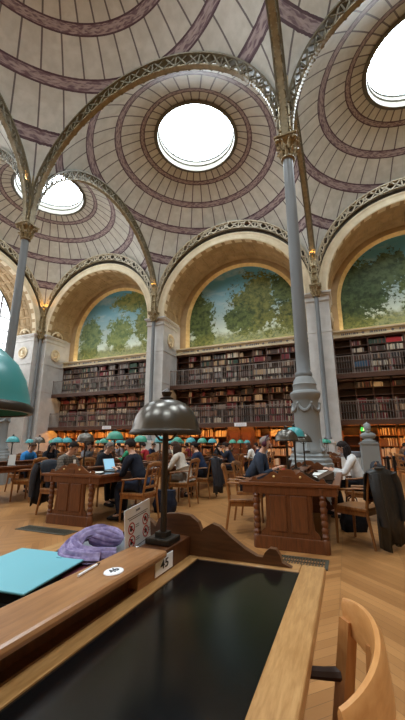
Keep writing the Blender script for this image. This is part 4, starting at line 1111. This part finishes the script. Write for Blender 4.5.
# ------------------------------------------------------------------ things lying about
def open_book(x, y, z, rz, label, s=1.0, cov=(110, 40, 40)):
    t = thing('open_book', label, 'book', (x, y, z), rz, 'open books on the tables')
    m = MB(); m.box((0, 0, 0.004), (0.42 * s, 0.29 * s, 0.008)); m.build('cover', cloth(cov), t)
    m = MB()
    for sd in (1, -1):
        P = [(sd * q * 0.2 * s, 0, 0.012 + 0.02 * math.sin(PI * min(1, q * 1.1)) * s) for q in [i / 8 for i in range(9)]]
        m.strip([(p[0], -0.14 * s, p[2]) for p in P], [(p[0], 0.14 * s, p[2]) for p in P])
        m.strip([(p[0], -0.14 * s, p[2]) for p in P], [(p[0], -0.14 * s, 0.008) for p in P]); m.strip([(p[0], 0.14 * s, p[2]) for p in P], [(p[0], 0.14 * s, 0.008) for p in P])
        m.strip([(sd * 0.2 * s, -0.14 * s, P[-1][2]), (sd * 0.2 * s, 0.14 * s, P[-1][2])], [(sd * 0.2 * s, -0.14 * s, 0.008), (sd * 0.2 * s, 0.14 * s, 0.008)])
    m.build('pages', PAPER, t); return t
def sheet(x, y, rz, label, n=3, s=(0.21, 0.297)):
    t = thing('paper_stack', label, 'paper', (x, y, TZ + 0.001), rz, 'papers on the tables')
    for k in range(n): MB().box((0.004 * k, -0.006 * k, 0.003 + 0.005 * k), (s[0], s[1], 0.004), rot=(0, 0, 0.09 * k)).build('sheet', PAPER, t)
    return t
def laptop(x, y, rz, label, col=(170, 172, 176), lit=True, tilt=0.3):
    t = thing('laptop', label, 'laptop', (x, y, TZ), rz, 'laptops on the tables')
    body = mat('laptop_shell', rgb(*col), 0.35, 0.5)
    MB().box((0, 0, 0.009), (0.32, 0.22, 0.016), bev=0.005).build('keyboard_base', body, t)
    MB().box((0, -0.01, 0.0175), (0.28, 0.11, 0.002)).build('keys', BLACKM, t)
    T = Matrix.Translation((0, 0.11, 0.016)) @ Matrix.Rotation(-tilt, 4, 'X')
    lid = MB(); b = MB().box((0, 0, 0.105), (0.32, 0.009, 0.21)); lid.add(b.v, b.f, T); lo = lid.build('lid', body, t)
    s = MB(); b = MB().box((0, -0.0055, 0.108), (0.295, 0.002, 0.185)); s.add(b.v, b.f, T); s.build('display', SCREEN if lit else BLACKM, lo)
    return t
laptop(-3.17, -2.75, R, 'open laptop with a pale blue screen before the navy sweater')
laptop(-3.75, -1.8, L, 'dark laptop before the grey haired reader', (40, 42, 46))
laptop(-7.1, 1.55, L, 'small laptop before the grey top at left', (150, 150, 156))
laptop(-0.3, -1.95, L, 'laptop before the headphone wearer', (60, 60, 66))
open_book(-3.72, -2.95, TZ, L, 'open book before the reader in the plaid shirt')
open_book(-3.15, -1.1, TZ, R, 'open book before the cream sweater', cov=(60, 60, 80))
sheet(-3.2, -3.25, 0.4, 'white papers at the corner of the oak table')
sheet(-3.12, -2.2, 1.2, 'white papers between the navy sweater and the cream sweater')
sheet(0.42, -2.75, 0.3, 'bright white papers on the right corner of the right table', 4)
sheet(0.38, -1.55, 0.1, 'papers before the reader in the white blouse', 4)
open_book(0.4, -2.2, TZ, R, 'thick open book beside the white papers on the right table', 1.0, (70, 44, 34))
t = thing('book_cradle', 'brown foam book support on the right table', 'book support', (0.36, -2.9, TZ), 0.3)
for s in (1, -1):
    m = MB(); m.prism([(0, 0.0), (s * 0.2, 0.0), (s * 0.2, 0.11), (s * 0.02, 0.02)], -0.14, 0.14); m.build('wedge', cloth((84, 66, 52)), t)
# red flower-like ribbon seen at the foot of the lamp
t = thing('red_cap', 'small red cap at the foot of the lamps on the right table', 'cap', (-0.12, -2.75, TZ), 0)
MB().sph((0, 0, 0.06), (0.06, 0.06, 0.06), 12, 8).box((0, 0.05, 0.03), (0.09, 0.08, 0.01)).build('crown', cloth((170, 36, 48)), t, True)
t = thing('small_card', 'small white number card on the gable of the oak table', 'card', (-3.45, -3.50, TZ + 0.165), 0); MB().box((0, 0, 0.03), (0.05, 0.004, 0.06)).build('card', PAPER, t)
t = thing('paper_sign', 'white notice card standing on the long table at far left', 'sign', (-6.5, -2.2, TZ), 0.5)
MB().box((0, 0, 0.12), (0.16, 0.006, 0.24), rot=(-0.12, 0, 0)).build('card', PAPER, t); MB().box((0, 0.03, 0.006), (0.14, 0.08, 0.012)).build('foot', PAPER, t)
def bag(x, y, rz, label, col, s=1.0, handle=True):
    t = thing('bag', label, 'bag', (x, y, 0), rz, 'bags on the floor'); c = cloth(col)
    bm = bmesh.new(); bmesh.ops.create_cube(bm, size=1); bmesh.ops.subdivide_edges(bm, edges=bm.edges[:], cuts=4, use_grid_fill=True)
    for v in bm.verts:
        q = v.co; f = 1.0 - 0.35 * max(0, q.z) - 0.1 * max(0, -q.z)
        r = 1 + 0.05 * math.sin(q.x * 19 + q.z * 11) + 0.04 * math.sin(q.y * 23 - q.z * 7)
        v.co = Vector((q.x * 0.36 * f * r * s, q.y * 0.2 * f * r * s, (q.z + 0.5) * 0.34 * s))
    m = MB(); m.frombm(bm); m.build('bag_body', c, t, True, angle=80)
    if handle:
        for sd in (1, -1): MB().tube([(-0.08 * s, sd * 0.05 * s, 0.33 * s), (-0.06 * s, sd * 0.05 * s, 0.48 * s), (0, sd * 0.05 * s, 0.52 * s), (0.06 * s, sd * 0.05 * s, 0.48 * s), (0.08 * s, sd * 0.05 * s, 0.33 * s)], 0.009 * s, 8).build('handle', c, t, True)
    return t
bag(0.78, -2.2, 0.4, 'black handbag on the floor beside the right table', (24, 24, 28), 0.95)
bag(-2.55, -1.95, 0.3, 'dark rucksack on the floor between the navy and cream sweaters', (30, 34, 48), 1.15, False)
bag(2.85, 4.3, 0.2, 'pale shopping bag on the floor at the right edge', (200, 200, 206), 1.1)
bag(-4.4, -0.9, 0.2, 'dark bag on the floor left of the oak table', (28, 30, 38), 1.0)

# photocopier behind the column, and the bust on its grey stele
t = thing('photocopier', 'white office copier partly hidden behind the tall column', 'copier', (0.95, 2.6, 0), 0.2)
MB().box((0, 0, 0.45), (0.6, 0.6, 0.9), bev=0.02).build('cabinet', mat('copier_shell', rgb(206, 206, 202), 0.5), t)
for z in (0.25, 0.5): MB().box((0, -0.305, z), (0.52, 0.02, 0.2), bev=0.005).build('tray', WHITEP, t)
MB().box((0, 0, 0.99), (0.62, 0.58, 0.14), bev=0.02).build('scanner_lid', GREYP, t); MB().box((0.2, -0.32, 0.95), (0.2, 0.1, 0.03), rot=(0.4, 0, 0)).build('control_panel', BLACKM, t)
t = thing('grey_stele', 'grey tapered stele carrying a bust, right of the tall column', 'pedestal', (1.34, 2.2, 0), 0.1)
m = MB(); m.box((0, 0, 0.06), (0.66, 0.5, 0.12)); m.box((0, 0, 0.70), (0.46, 0.38, 1.16), taper=0.9); m.build('shaft', GREYPED, t)
MB().box((0, 0, 1.30), (0.40, 0.34, 0.04)).box((0, 0, 1.27), (0.46, 0.38, 0.03)).build('cap', GREYPED, t)
t = thing('bust', 'grey sculpted urn-like bust on top of the stele', 'sculpture', (1.34, 2.2, 1.32), 0.1)
MB().lathe([(0.17, 0), (0.17, 0.03), (0.11, 0.06), (0.1, 0.09)], seg=16, cap=True).build('socle', GREYPED, t, True)
m = MB(); m.sph((0, 0, 0.16), (0.2, 0.13, 0.1), 16, 8); m.tube([(0, 0, 0.2), (0, -0.01, 0.3)], [0.075, 0.065], 12); m.sph((0, -0.02, 0.36), (0.088, 0.1, 0.12), 16, 10)
m.tube([(0, -0.11, 0.38), (0, -0.135, 0.345), (0, -0.115, 0.335)], [0.01, 0.018, 0.014], 8); m.sph((0, 0.01, 0.42), (0.1, 0.11, 0.08), 14, 8); m.sph((0, -0.06, 0.27), (0.06, 0.06, 0.07), 12, 8); m.tube([(0, 0, 0.48), (0, 0, 0.53)], [0.03, 0.008], 8)
m.build('carved_head', GREYPED, t, True, angle=80)

# stanchions at the right
for x, y, lb in ((1.62, 0.9, 'thin black upright post left, before the lit books at right'), (1.78, 1.2, 'thin black upright post right, before the lit books at right')):
    t = thing('barrier_post', lb, 'post', (x, y, 0), 0, 'barrier posts'); MB().lathe([(0.15, 0), (0.15, 0.015), (0.04, 0.03)], seg=20, cap=True).build('base', BLACKM, t, True); MB().cyl((0, 0, 0.02), (0, 0, 0.95), 0.03).sph((0, 0, 0.96), 0.035, 10, 8).build('pole', BLACKM, t, True)

# ---- iron floor gratings
for x, y, w, d, lb in ((0.2, -3.93, 0.56, 0.3, 'dark floor grating at the foot of the right table'), (-3.5, -3.92, 0.95, 0.24, 'dark floor grating at the foot of the oak table'), (-1.6, 0.2, 0.5, 0.5, 'small floor grating in the gap left of the headphone wearer')):
    t = thing('floor_grating', lb, 'grating', (x, y, 0.0), 0, 'floor gratings')
    m = MB(); 
    for s in (1, -1): m.box((s * w / 2, 0, 0.004), (0.03, d + 0.03, 0.008)); m.box((0, s * d / 2, 0.004), (w, 0.03, 0.008))
    m.build('frame', GRATE, t)
    m = MB(); n = int(w / 0.03)
    for k in range(n): m.box((-w / 2 + (k + 0.5) * w / n, 0, 0.004), (0.012, d, 0.006))
    for k in range(3): m.box((0, -d / 2 + d * (k + 0.5) / 3, 0.004), (w, 0.012, 0.006))
    m.build('bars', GRATE, t)

# ------------------------------------------------------------------ the near desk's things
def text_mesh(s, size, depth=0.001):
    cu = bpy.data.curves.new('t', 'FONT'); cu.body = s; cu.size = size; cu.extrude = depth; cu.offset = size * 0.006; cu.align_x = 'CENTER'; cu.align_y = 'CENTER'
    o = bpy.data.objects.new('t', cu); COL.objects.link(o); dg = bpy.context.evaluated_depsgraph_get(); dg.update()
    me = bpy.data.meshes.new_from_object(o.evaluated_get(dg)); bpy.data.objects.remove(o); me.materials.clear(); me.materials.append(BLACKP); return me
RT = TZ + 0.084
t = thing('number_plate', 'oval white enamel seat number plate on the desk ridge', 'plate', (0.085, -7.18, RT), R + 0.0)
MB().lathe([(0.0005, 0.0), (0.034, 0.0), (0.036, 0.0015), (0.034, 0.004), (0.0005, 0.0055)], seg=28, T=Matrix.Diagonal((1.0, 0.78, 1, 1))).build('plate', WHITEP, t, True)
o = link('number', text_mesh('46', 0.036), t, (0, 0, 0.0052)); o.rotation_euler = (0, 0, 0)
t = thing('end_plaque', 'small white rectangular plaque on the end of the desk ridge', 'plaque', (0.1145, -6.905, TZ + 0.034), PI / 2)
MB().box((0, 0, 0), (0.135, 0.004, 0.056), bev=0.001).build('plate', WHITEP, t)
o = link('number', text_mesh('45', 0.042), t, (0, -0.0025, 0)); o.rotation_euler = (PI / 2, 0, 0); o.scale = (1.5, 1, 1)
t = thing('pen', 'white pen lying on the desk ridge beside the scarf', 'pen', (0.005, -7.20, RT + 0.004), R + 0.12)
MB().tube([(-0.055, 0, 0), (0.045, 0, 0)], 0.004, 8).build('barrel', WHITEP, t, True); MB().tube([(0.045, 0, 0), (0.062, 0, 0)], [0.004, 0.001], 8).build('tip', BLACKM, t, True)
t = thing('bell_push', 'tiny chrome button at the corner of the lamp block', 'button', (0.0, -6.915, TZ + 0.077), 0)
MB().lathe([(0.012, 0), (0.012, 0.006), (0.009, 0.009), (0.0005, 0.009)], seg=16).build('button', mat('chrome', rgb(200, 200, 200), 0.2, 1.0), t, True)
# laminated notice with red prohibition signs
t = thing('notice_card', 'white notice card with red prohibition symbols beside the near lamp', 'sign', (-0.05, -6.82, TZ + 0.001), PI / 2)
t.rotation_euler = (-0.0, -0.13, PI / 2)
CW_, CH_ = 0.19, 0.225
MB().box((0, 0, CH_ / 2), (CW_, 0.003, CH_)).build('card', WHITEP, t)
MB().box((0, 0.03, 0.002), (CW_ * 0.9, 0.06, 0.004)).build('stand', WHITEP, t)
m = MB(); T = Matrix.Rotation(PI / 2, 4, 'X')
ic = [(-0.05, 0.145), (0.055, 0.15), (-0.05, 0.095), (0.055, 0.10), (-0.05, 0.038)]
for (x, z) in ic:
    m.lathe([(0.019, 0), (0.023, 0), (0.023, 0.0012), (0.019, 0.0012), (0.019, 0)], seg=24, T=Matrix.Translation((x, -0.0018, z)) @ T)
    m.box((x, -0.0024, z), (0.04, 0.001, 0.004), rot=(0, PI / 4, 0))
m.build('red_symbols', REDP, t)
m = MB()
for i, (x, z) in enumerate(ic):
    if i % 2 == 0: m.box((x - 0.003, -0.002, z), (0.014, 0.001, 0.02), rot=(0, 0.3, 0)); m.box((x + 0.006, -0.002, z - 0.006), (0.01, 0.001, 0.006))
    else: m.box((x, -0.002, z), (0.018, 0.001, 0.012)); m.sph((x, -0.002, z + 0.008), (0.005, 0.001, 0.005), 8, 6)
m.build('black_pictograms', BLACKP, t)
m = MB()
m.box((0.0, -0.002, 0.205), (0.03, 0.001, 0.008))
for q in range(2): m.box((0, -0.002, 0.187 - q * 0.008), (0.15 - q * 0.02, 0.001, 0.0028))
for (x, z) in ic:
    for q in range(2): m.box((x + 0.042 if x < 0 else x + 0.03, -0.002, z + 0.004 - q * 0.008), (0.026 if x < 0 else 0.014, 0.001, 0.0022))
m.box((0, -0.002, 0.066), (0.13, 0.001, 0.0025)); m.build('printed_lines', GREYP, t)

# teal laptop sleeve, silver laptop, maroon notebook
TEALP = mat('turquoise_cover', rgb(110, 178, 190), 0.45)
t = thing('turquoise_folder', 'turquoise closed hard folder on the far half of the desk', 'folder', (-0.30, -7.18, TZ + 0.012), -0.16)
t.rotation_euler = (0.0, 0.03, 0.16)
MB().box((0, 0, 0.038), (0.315, 0.36, 0.008), bev=0.0035).build('cover_board', TEALP, t); MB().box((0, 0, 0.003), (0.315, 0.36, 0.006), bev=0.0025).build('back_board', BLACKM, t)
MB().box((-0.003, 0, 0.02), (0.295, 0.345, 0.028)).build('body_block', BLACKM, t)
MB().box((0.06, 0.12, 0.0425), (0.02, 0.006, 0.001)).build('emblem', mat('emblem_teal', rgb(70, 150, 164), 0.4), t)
t = thing('silver_laptop', 'closed silver laptop under the purple scarf', 'laptop', (-0.21, -6.80, TZ + 0.018), 0.1)
t2 = thing('black_notebook', 'black notebook under the silver laptop', 'notebook', (-0.20, -6.80, TZ), 0.1); MB().box((0, 0, 0.009), (0.33, 0.22, 0.012)).build('pages', PAPER, t2); MB().box((0, 0, 0.0015), (0.34, 0.23, 0.003)).box((0, 0, 0.0165), (0.34, 0.23, 0.003)).build('cover', BLACKM, t2)
sv = mat('silver_shell', rgb(150, 158, 172), 0.3, 0.6)
MB().box((0, 0, 0.008), (0.36, 0.25, 0.015), bev=0.004).build('base', sv, t); MB().box((0, 0, 0.0205), (0.36, 0.25, 0.008), bev=0.003).build('lid', sv, t)
t = thing('maroon_notebook', 'maroon notebook between the turquoise folder and the pen', 'notebook', (-0.10, -7.03, TZ), 0.12)
MB().box((0, 0, 0.012), (0.15, 0.2, 0.02)).build('pages', PAPER, t); MB().box((0, 0, 0.0245), (0.16, 0.21, 0.005), bev=0.002).box((0, 0, 0.0), (0.16, 0.21, 0.003)).build('cover', mat('maroon_cover', rgb(92, 34, 46), 0.5), t)
# purple knitted scarf bundled on the laptop
def _scarf(t, b):
    x, y, z, v = coords(t); n = noise(t, v, 40, 3); st = ((x * 0.7 + y * 0.5 + z) * 160.0).sin()
    setc(t, b, mixc(t, n.smooth(0.3, 0.7), rgb(126, 112, 150), rgb(166, 152, 186))); bump(t, b, st * 0.4 + n, 0.5, 0.004)
SC = mat('purple_knit', None, 0.95, 0, 0.1, _scarf)
m = MB(); rs = random.Random(5)
def fold(pts, r, flat=0.7):
    # a ropey cloth fold: ribbed tube with changing thickness
    P = []
    for i in range(len(pts) - 1):
        for q in range(5):
            u = q / 5; P.append(Vector(pts[i]).lerp(Vector(pts[i + 1]), u))
    P.append(Vector(pts[-1]))
    for _ in range(3): P = [P[0]] + [(P[i - 1] + P[i] * 2 + P[i + 1]) / 4 for i in range(1, len(P) - 1)] + [P[-1]]
    R_ = [r * (0.55 + 0.5 * math.sin(PI * (0.12 + 0.8 * i / (len(P) - 1)))) * rs.uniform(0.92, 1.08) for i in range(len(P))]
    m.tube(P, R_, 12, flat=flat)
for k in range(11):       # the rolled part: strands wound lengthwise round an oval bundle
    a = 2 * PI * k / 11 + 0.2; P = []
    for q in range(13):
        u = q / 12 * 2 - 1; w_ = math.sqrt(max(0.0, 1 - u * u)) ** 0.8; tw = a + 0.5 * u
        P.append((0.045 + 0.068 * u, 0.02 + 0.032 * w_ * math.cos(tw) - 0.012 * u * u, 0.044 + 0.03 * w_ * math.sin(tw)))
    m.tube(P, [0.010 + 0.006 * math.sin(PI * q / 12) for q in range(13)], 9)
m.sph((0.045, 0.02, 0.044), (0.062, 0.034, 0.032), 16, 10)
def swathe(path, half, seed, amp):   # a loose length of cloth with folds running along it
    r_ = random.Random(seed); ph = r_.uniform(0, 6); nv = 16; vs = []; fs = []; P = [Vector(q) for q in path]
    Q = []
    for i in range(len(P) - 1):
        for q in range(6): Q.append(P[i].lerp(P[i + 1], q / 6))
    Q.append(P[-1])
    for _ in range(4): Q = [Q[0]] + [(Q[i - 1] + Q[i] * 2 + Q[i + 1]) / 4 for i in range(1, len(Q) - 1)] + [Q[-1]]
    for i, c in enumerate(Q):
        d = (Q[min(i + 1, len(Q) - 1)] - Q[max(i - 1, 0)]); d.z = 0; d.normalize(); n_ = Vector((-d.y, d.x, 0)); f_ = i / (len(Q) - 1)
        for lay in (1, -1):
            for k in range(nv + 1):
                v_ = k / nv * 2 - 1; env = 1 - v_ * v_ * 0.8
                z_ = c.z + (amp * abs(math.sin(v_ * 5.5 + ph + f_ * 1.2)) * env + 0.010 * env if lay > 0 else -0.006) - 0.01 * v_ * v_
                vs.append(tuple(c + n_ * v_ * half * (0.85 + 0.25 * f_) + Vector((0, 0, z_ - c.z))))
    n = 2 * (nv + 1)
    for i in range(len(Q) - 1):
        for k in range(n): fs.append((i * n + k, i * n + (k + 1) % n, (i + 1) * n + (k + 1) % n, (i + 1) * n + k))
    fs += [tuple(range(n)), tuple((len(Q) - 1) * n + k for k in range(n))]
    m.add(vs, fs)
swathe([(0.09, 0.03, 0.05), (0.02, 0.02, 0.078), (-0.05, 0.0, 0.06), (-0.075, -0.045, 0.03), (-0.03, -0.085, 0.014), (0.04, -0.085, 0.006), (0.11, -0.07, 0.003)], 0.034, 1, 0.016)
swathe([(-0.02, 0.03, 0.05), (-0.07, 0.01, 0.045), (-0.10, -0.05, 0.02), (-0.08, -0.10, 0.008), (0.0, -0.115, 0.004), (0.06, -0.11, 0.002)], 0.03, 2, 0.016)
tag(m.build('scarf', SC, None, True, (-0.225, -6.895, TZ + 0.046), 0.40, angle=80), 'purple knitted scarf bundled on the silver laptop', 'scarf')

# ---- the near chair with its bent top rail (local +y faces the desk)
def near_chair(x, y, rz):
    t = thing('bentback_chair', 'pale oak chair with a curved top rail beside the near desk', 'chair', (x, y, 0), rz)
    W = wood('pale_bent_oak', rgb(190, 128, 70), rgb(214, 156, 96), 0.8, 0.3, 'X')
    WZ = wood('pale_upright_oak', rgb(160, 104, 56), rgb(196, 138, 82), 0.8, 0.32, 'Z')
    n = 28; m = MB(); secs = []
    for i in range(n + 1):
        u = i / n * 2 - 1; a = u * 1.12
        cx, cy = 0.228 * math.sin(a) / math.sin(1.12), -0.245 * (math.cos(a) - math.cos(1.12)) / (1 - math.cos(1.12)) * 0.30 - 0.145
        tz = 0.845 - 0.02 * u * u; hgt = 0.105 - 0.03 * abs(u) ** 3; nrm = Vector((math.sin(a), -math.cos(a), 0)); th = 0.013
        c = Vector((cx, cy, 0)); sec = []
        for (dn, dz) in ((-th, -hgt), (-th, -0.012), (-th * 0.4, 0), (th * 0.4, 0), (th, -0.012), (th, -hgt)):
            sec.append(c + nrm * (dn - 0.008 * (dz / 0.1)) + Vector((0, 0, tz + dz)))
        secs.append(sec)
    k = 6; vs = [p for s in secs for p in s]; fs = []
    for i in range(n):
        for j in range(k): fs.append((i * k + j, i * k + (j + 1) % k, (i + 1) * k + (j + 1) % k, (i + 1) * k + j))
    fs += [tuple(range(k)), tuple(n * k + j for j in range(k))]
    m.add(vs, fs); m.build('top_rail', W, t, True, angle=45)
    for s in (1, -1):
        MB().tube([(s * 0.20, -0.10, 0.0), (s * 0.20, -0.10, 0.42), (s * 0.212, -0.155, 0.78)], [0.02, 0.026, 0.024], 4).build('back_leg', WZ, t)
        MB().tube([(s * 0.19, 0.2, 0.0), (s * 0.19, 0.2, 0.42)], [0.016, 0.021], 4).build('front_leg', WZ, t)
        MB().tube([(s * 0.085, -0.185, 0.45), (s * 0.095, -0.207, 0.78)], [0.016, 0.014], 4).build('back_post', WZ, t)
    for s in (1, -1): MB().tube([(s * 0.207, -0.128, 0.65), (s * 0.21, -0.08, 0.64), (s * 0.205, 0.02, 0.63), (s * 0.19, 0.10, 0.60), (s * 0.19, 0.19, 0.42)], [0.02, 0.018, 0.016, 0.015, 0.014], 8, flat=0.8).build('armrest', DARKSEAT, t, True)
    m = MB()
    for s in (1, -1): m.box((s * 0.195, 0.01, 0.40), (0.025, 0.36, 0.06)); m.box((0, 0.01 + s * 0.19, 0.40), (0.38, 0.025, 0.06))
    m.build('seat_rail', WZ, t)
    MB().box((0, 0.01, 0.445), (0.43, 0.43, 0.05), bev=0.018).build('seat_pad', DARKSEAT, t)
    return t
near_chair(0.597, -7.225, R + 0.0)
bpy.data.objects['scarf'].scale = (1.0, 1.0, 0.95)
# ------------------------------------------------------------------ light and camera
w = bpy.data.worlds.new('World'); scene.world = w; w.use_nodes = True
w.node_tree.nodes['Background'].inputs[0].default_value = (0.8, 0.9, 1.0, 1); w.node_tree.nodes['Background'].inputs[1].default_value = 1.0
cam = bpy.data.cameras.new('Camera'); co = bpy.data.objects.new('Camera', cam); COL.objects.link(co)
co.location = (0.793, -8.172, 1.25); co.rotation_euler = (math.radians(90 + 13.958), 0, math.radians(22.403))
cam.sensor_fit = 'VERTICAL'; cam.sensor_height = 36; cam.sensor_width = 36; cam.lens = 17.0; cam.clip_start = 0.03; cam.clip_end = 200
scene.camera = co
vs_ = scene.view_settings; scene.display_settings.display_device = 'sRGB'
vs_.view_transform = 'Standard'; vs_.look = 'None'; vs_.gamma = 1.0; vs_.use_curve_mapping = False; vs_.exposure = -0.5
cy = scene.cycles; cy.max_bounces = 10; cy.diffuse_bounces = 7; cy.glossy_bounces = 4; cy.use_denoising = True; cy.caustics_reflective = False; cy.caustics_refractive = False; cy.sample_clamp_indirect = 6.0
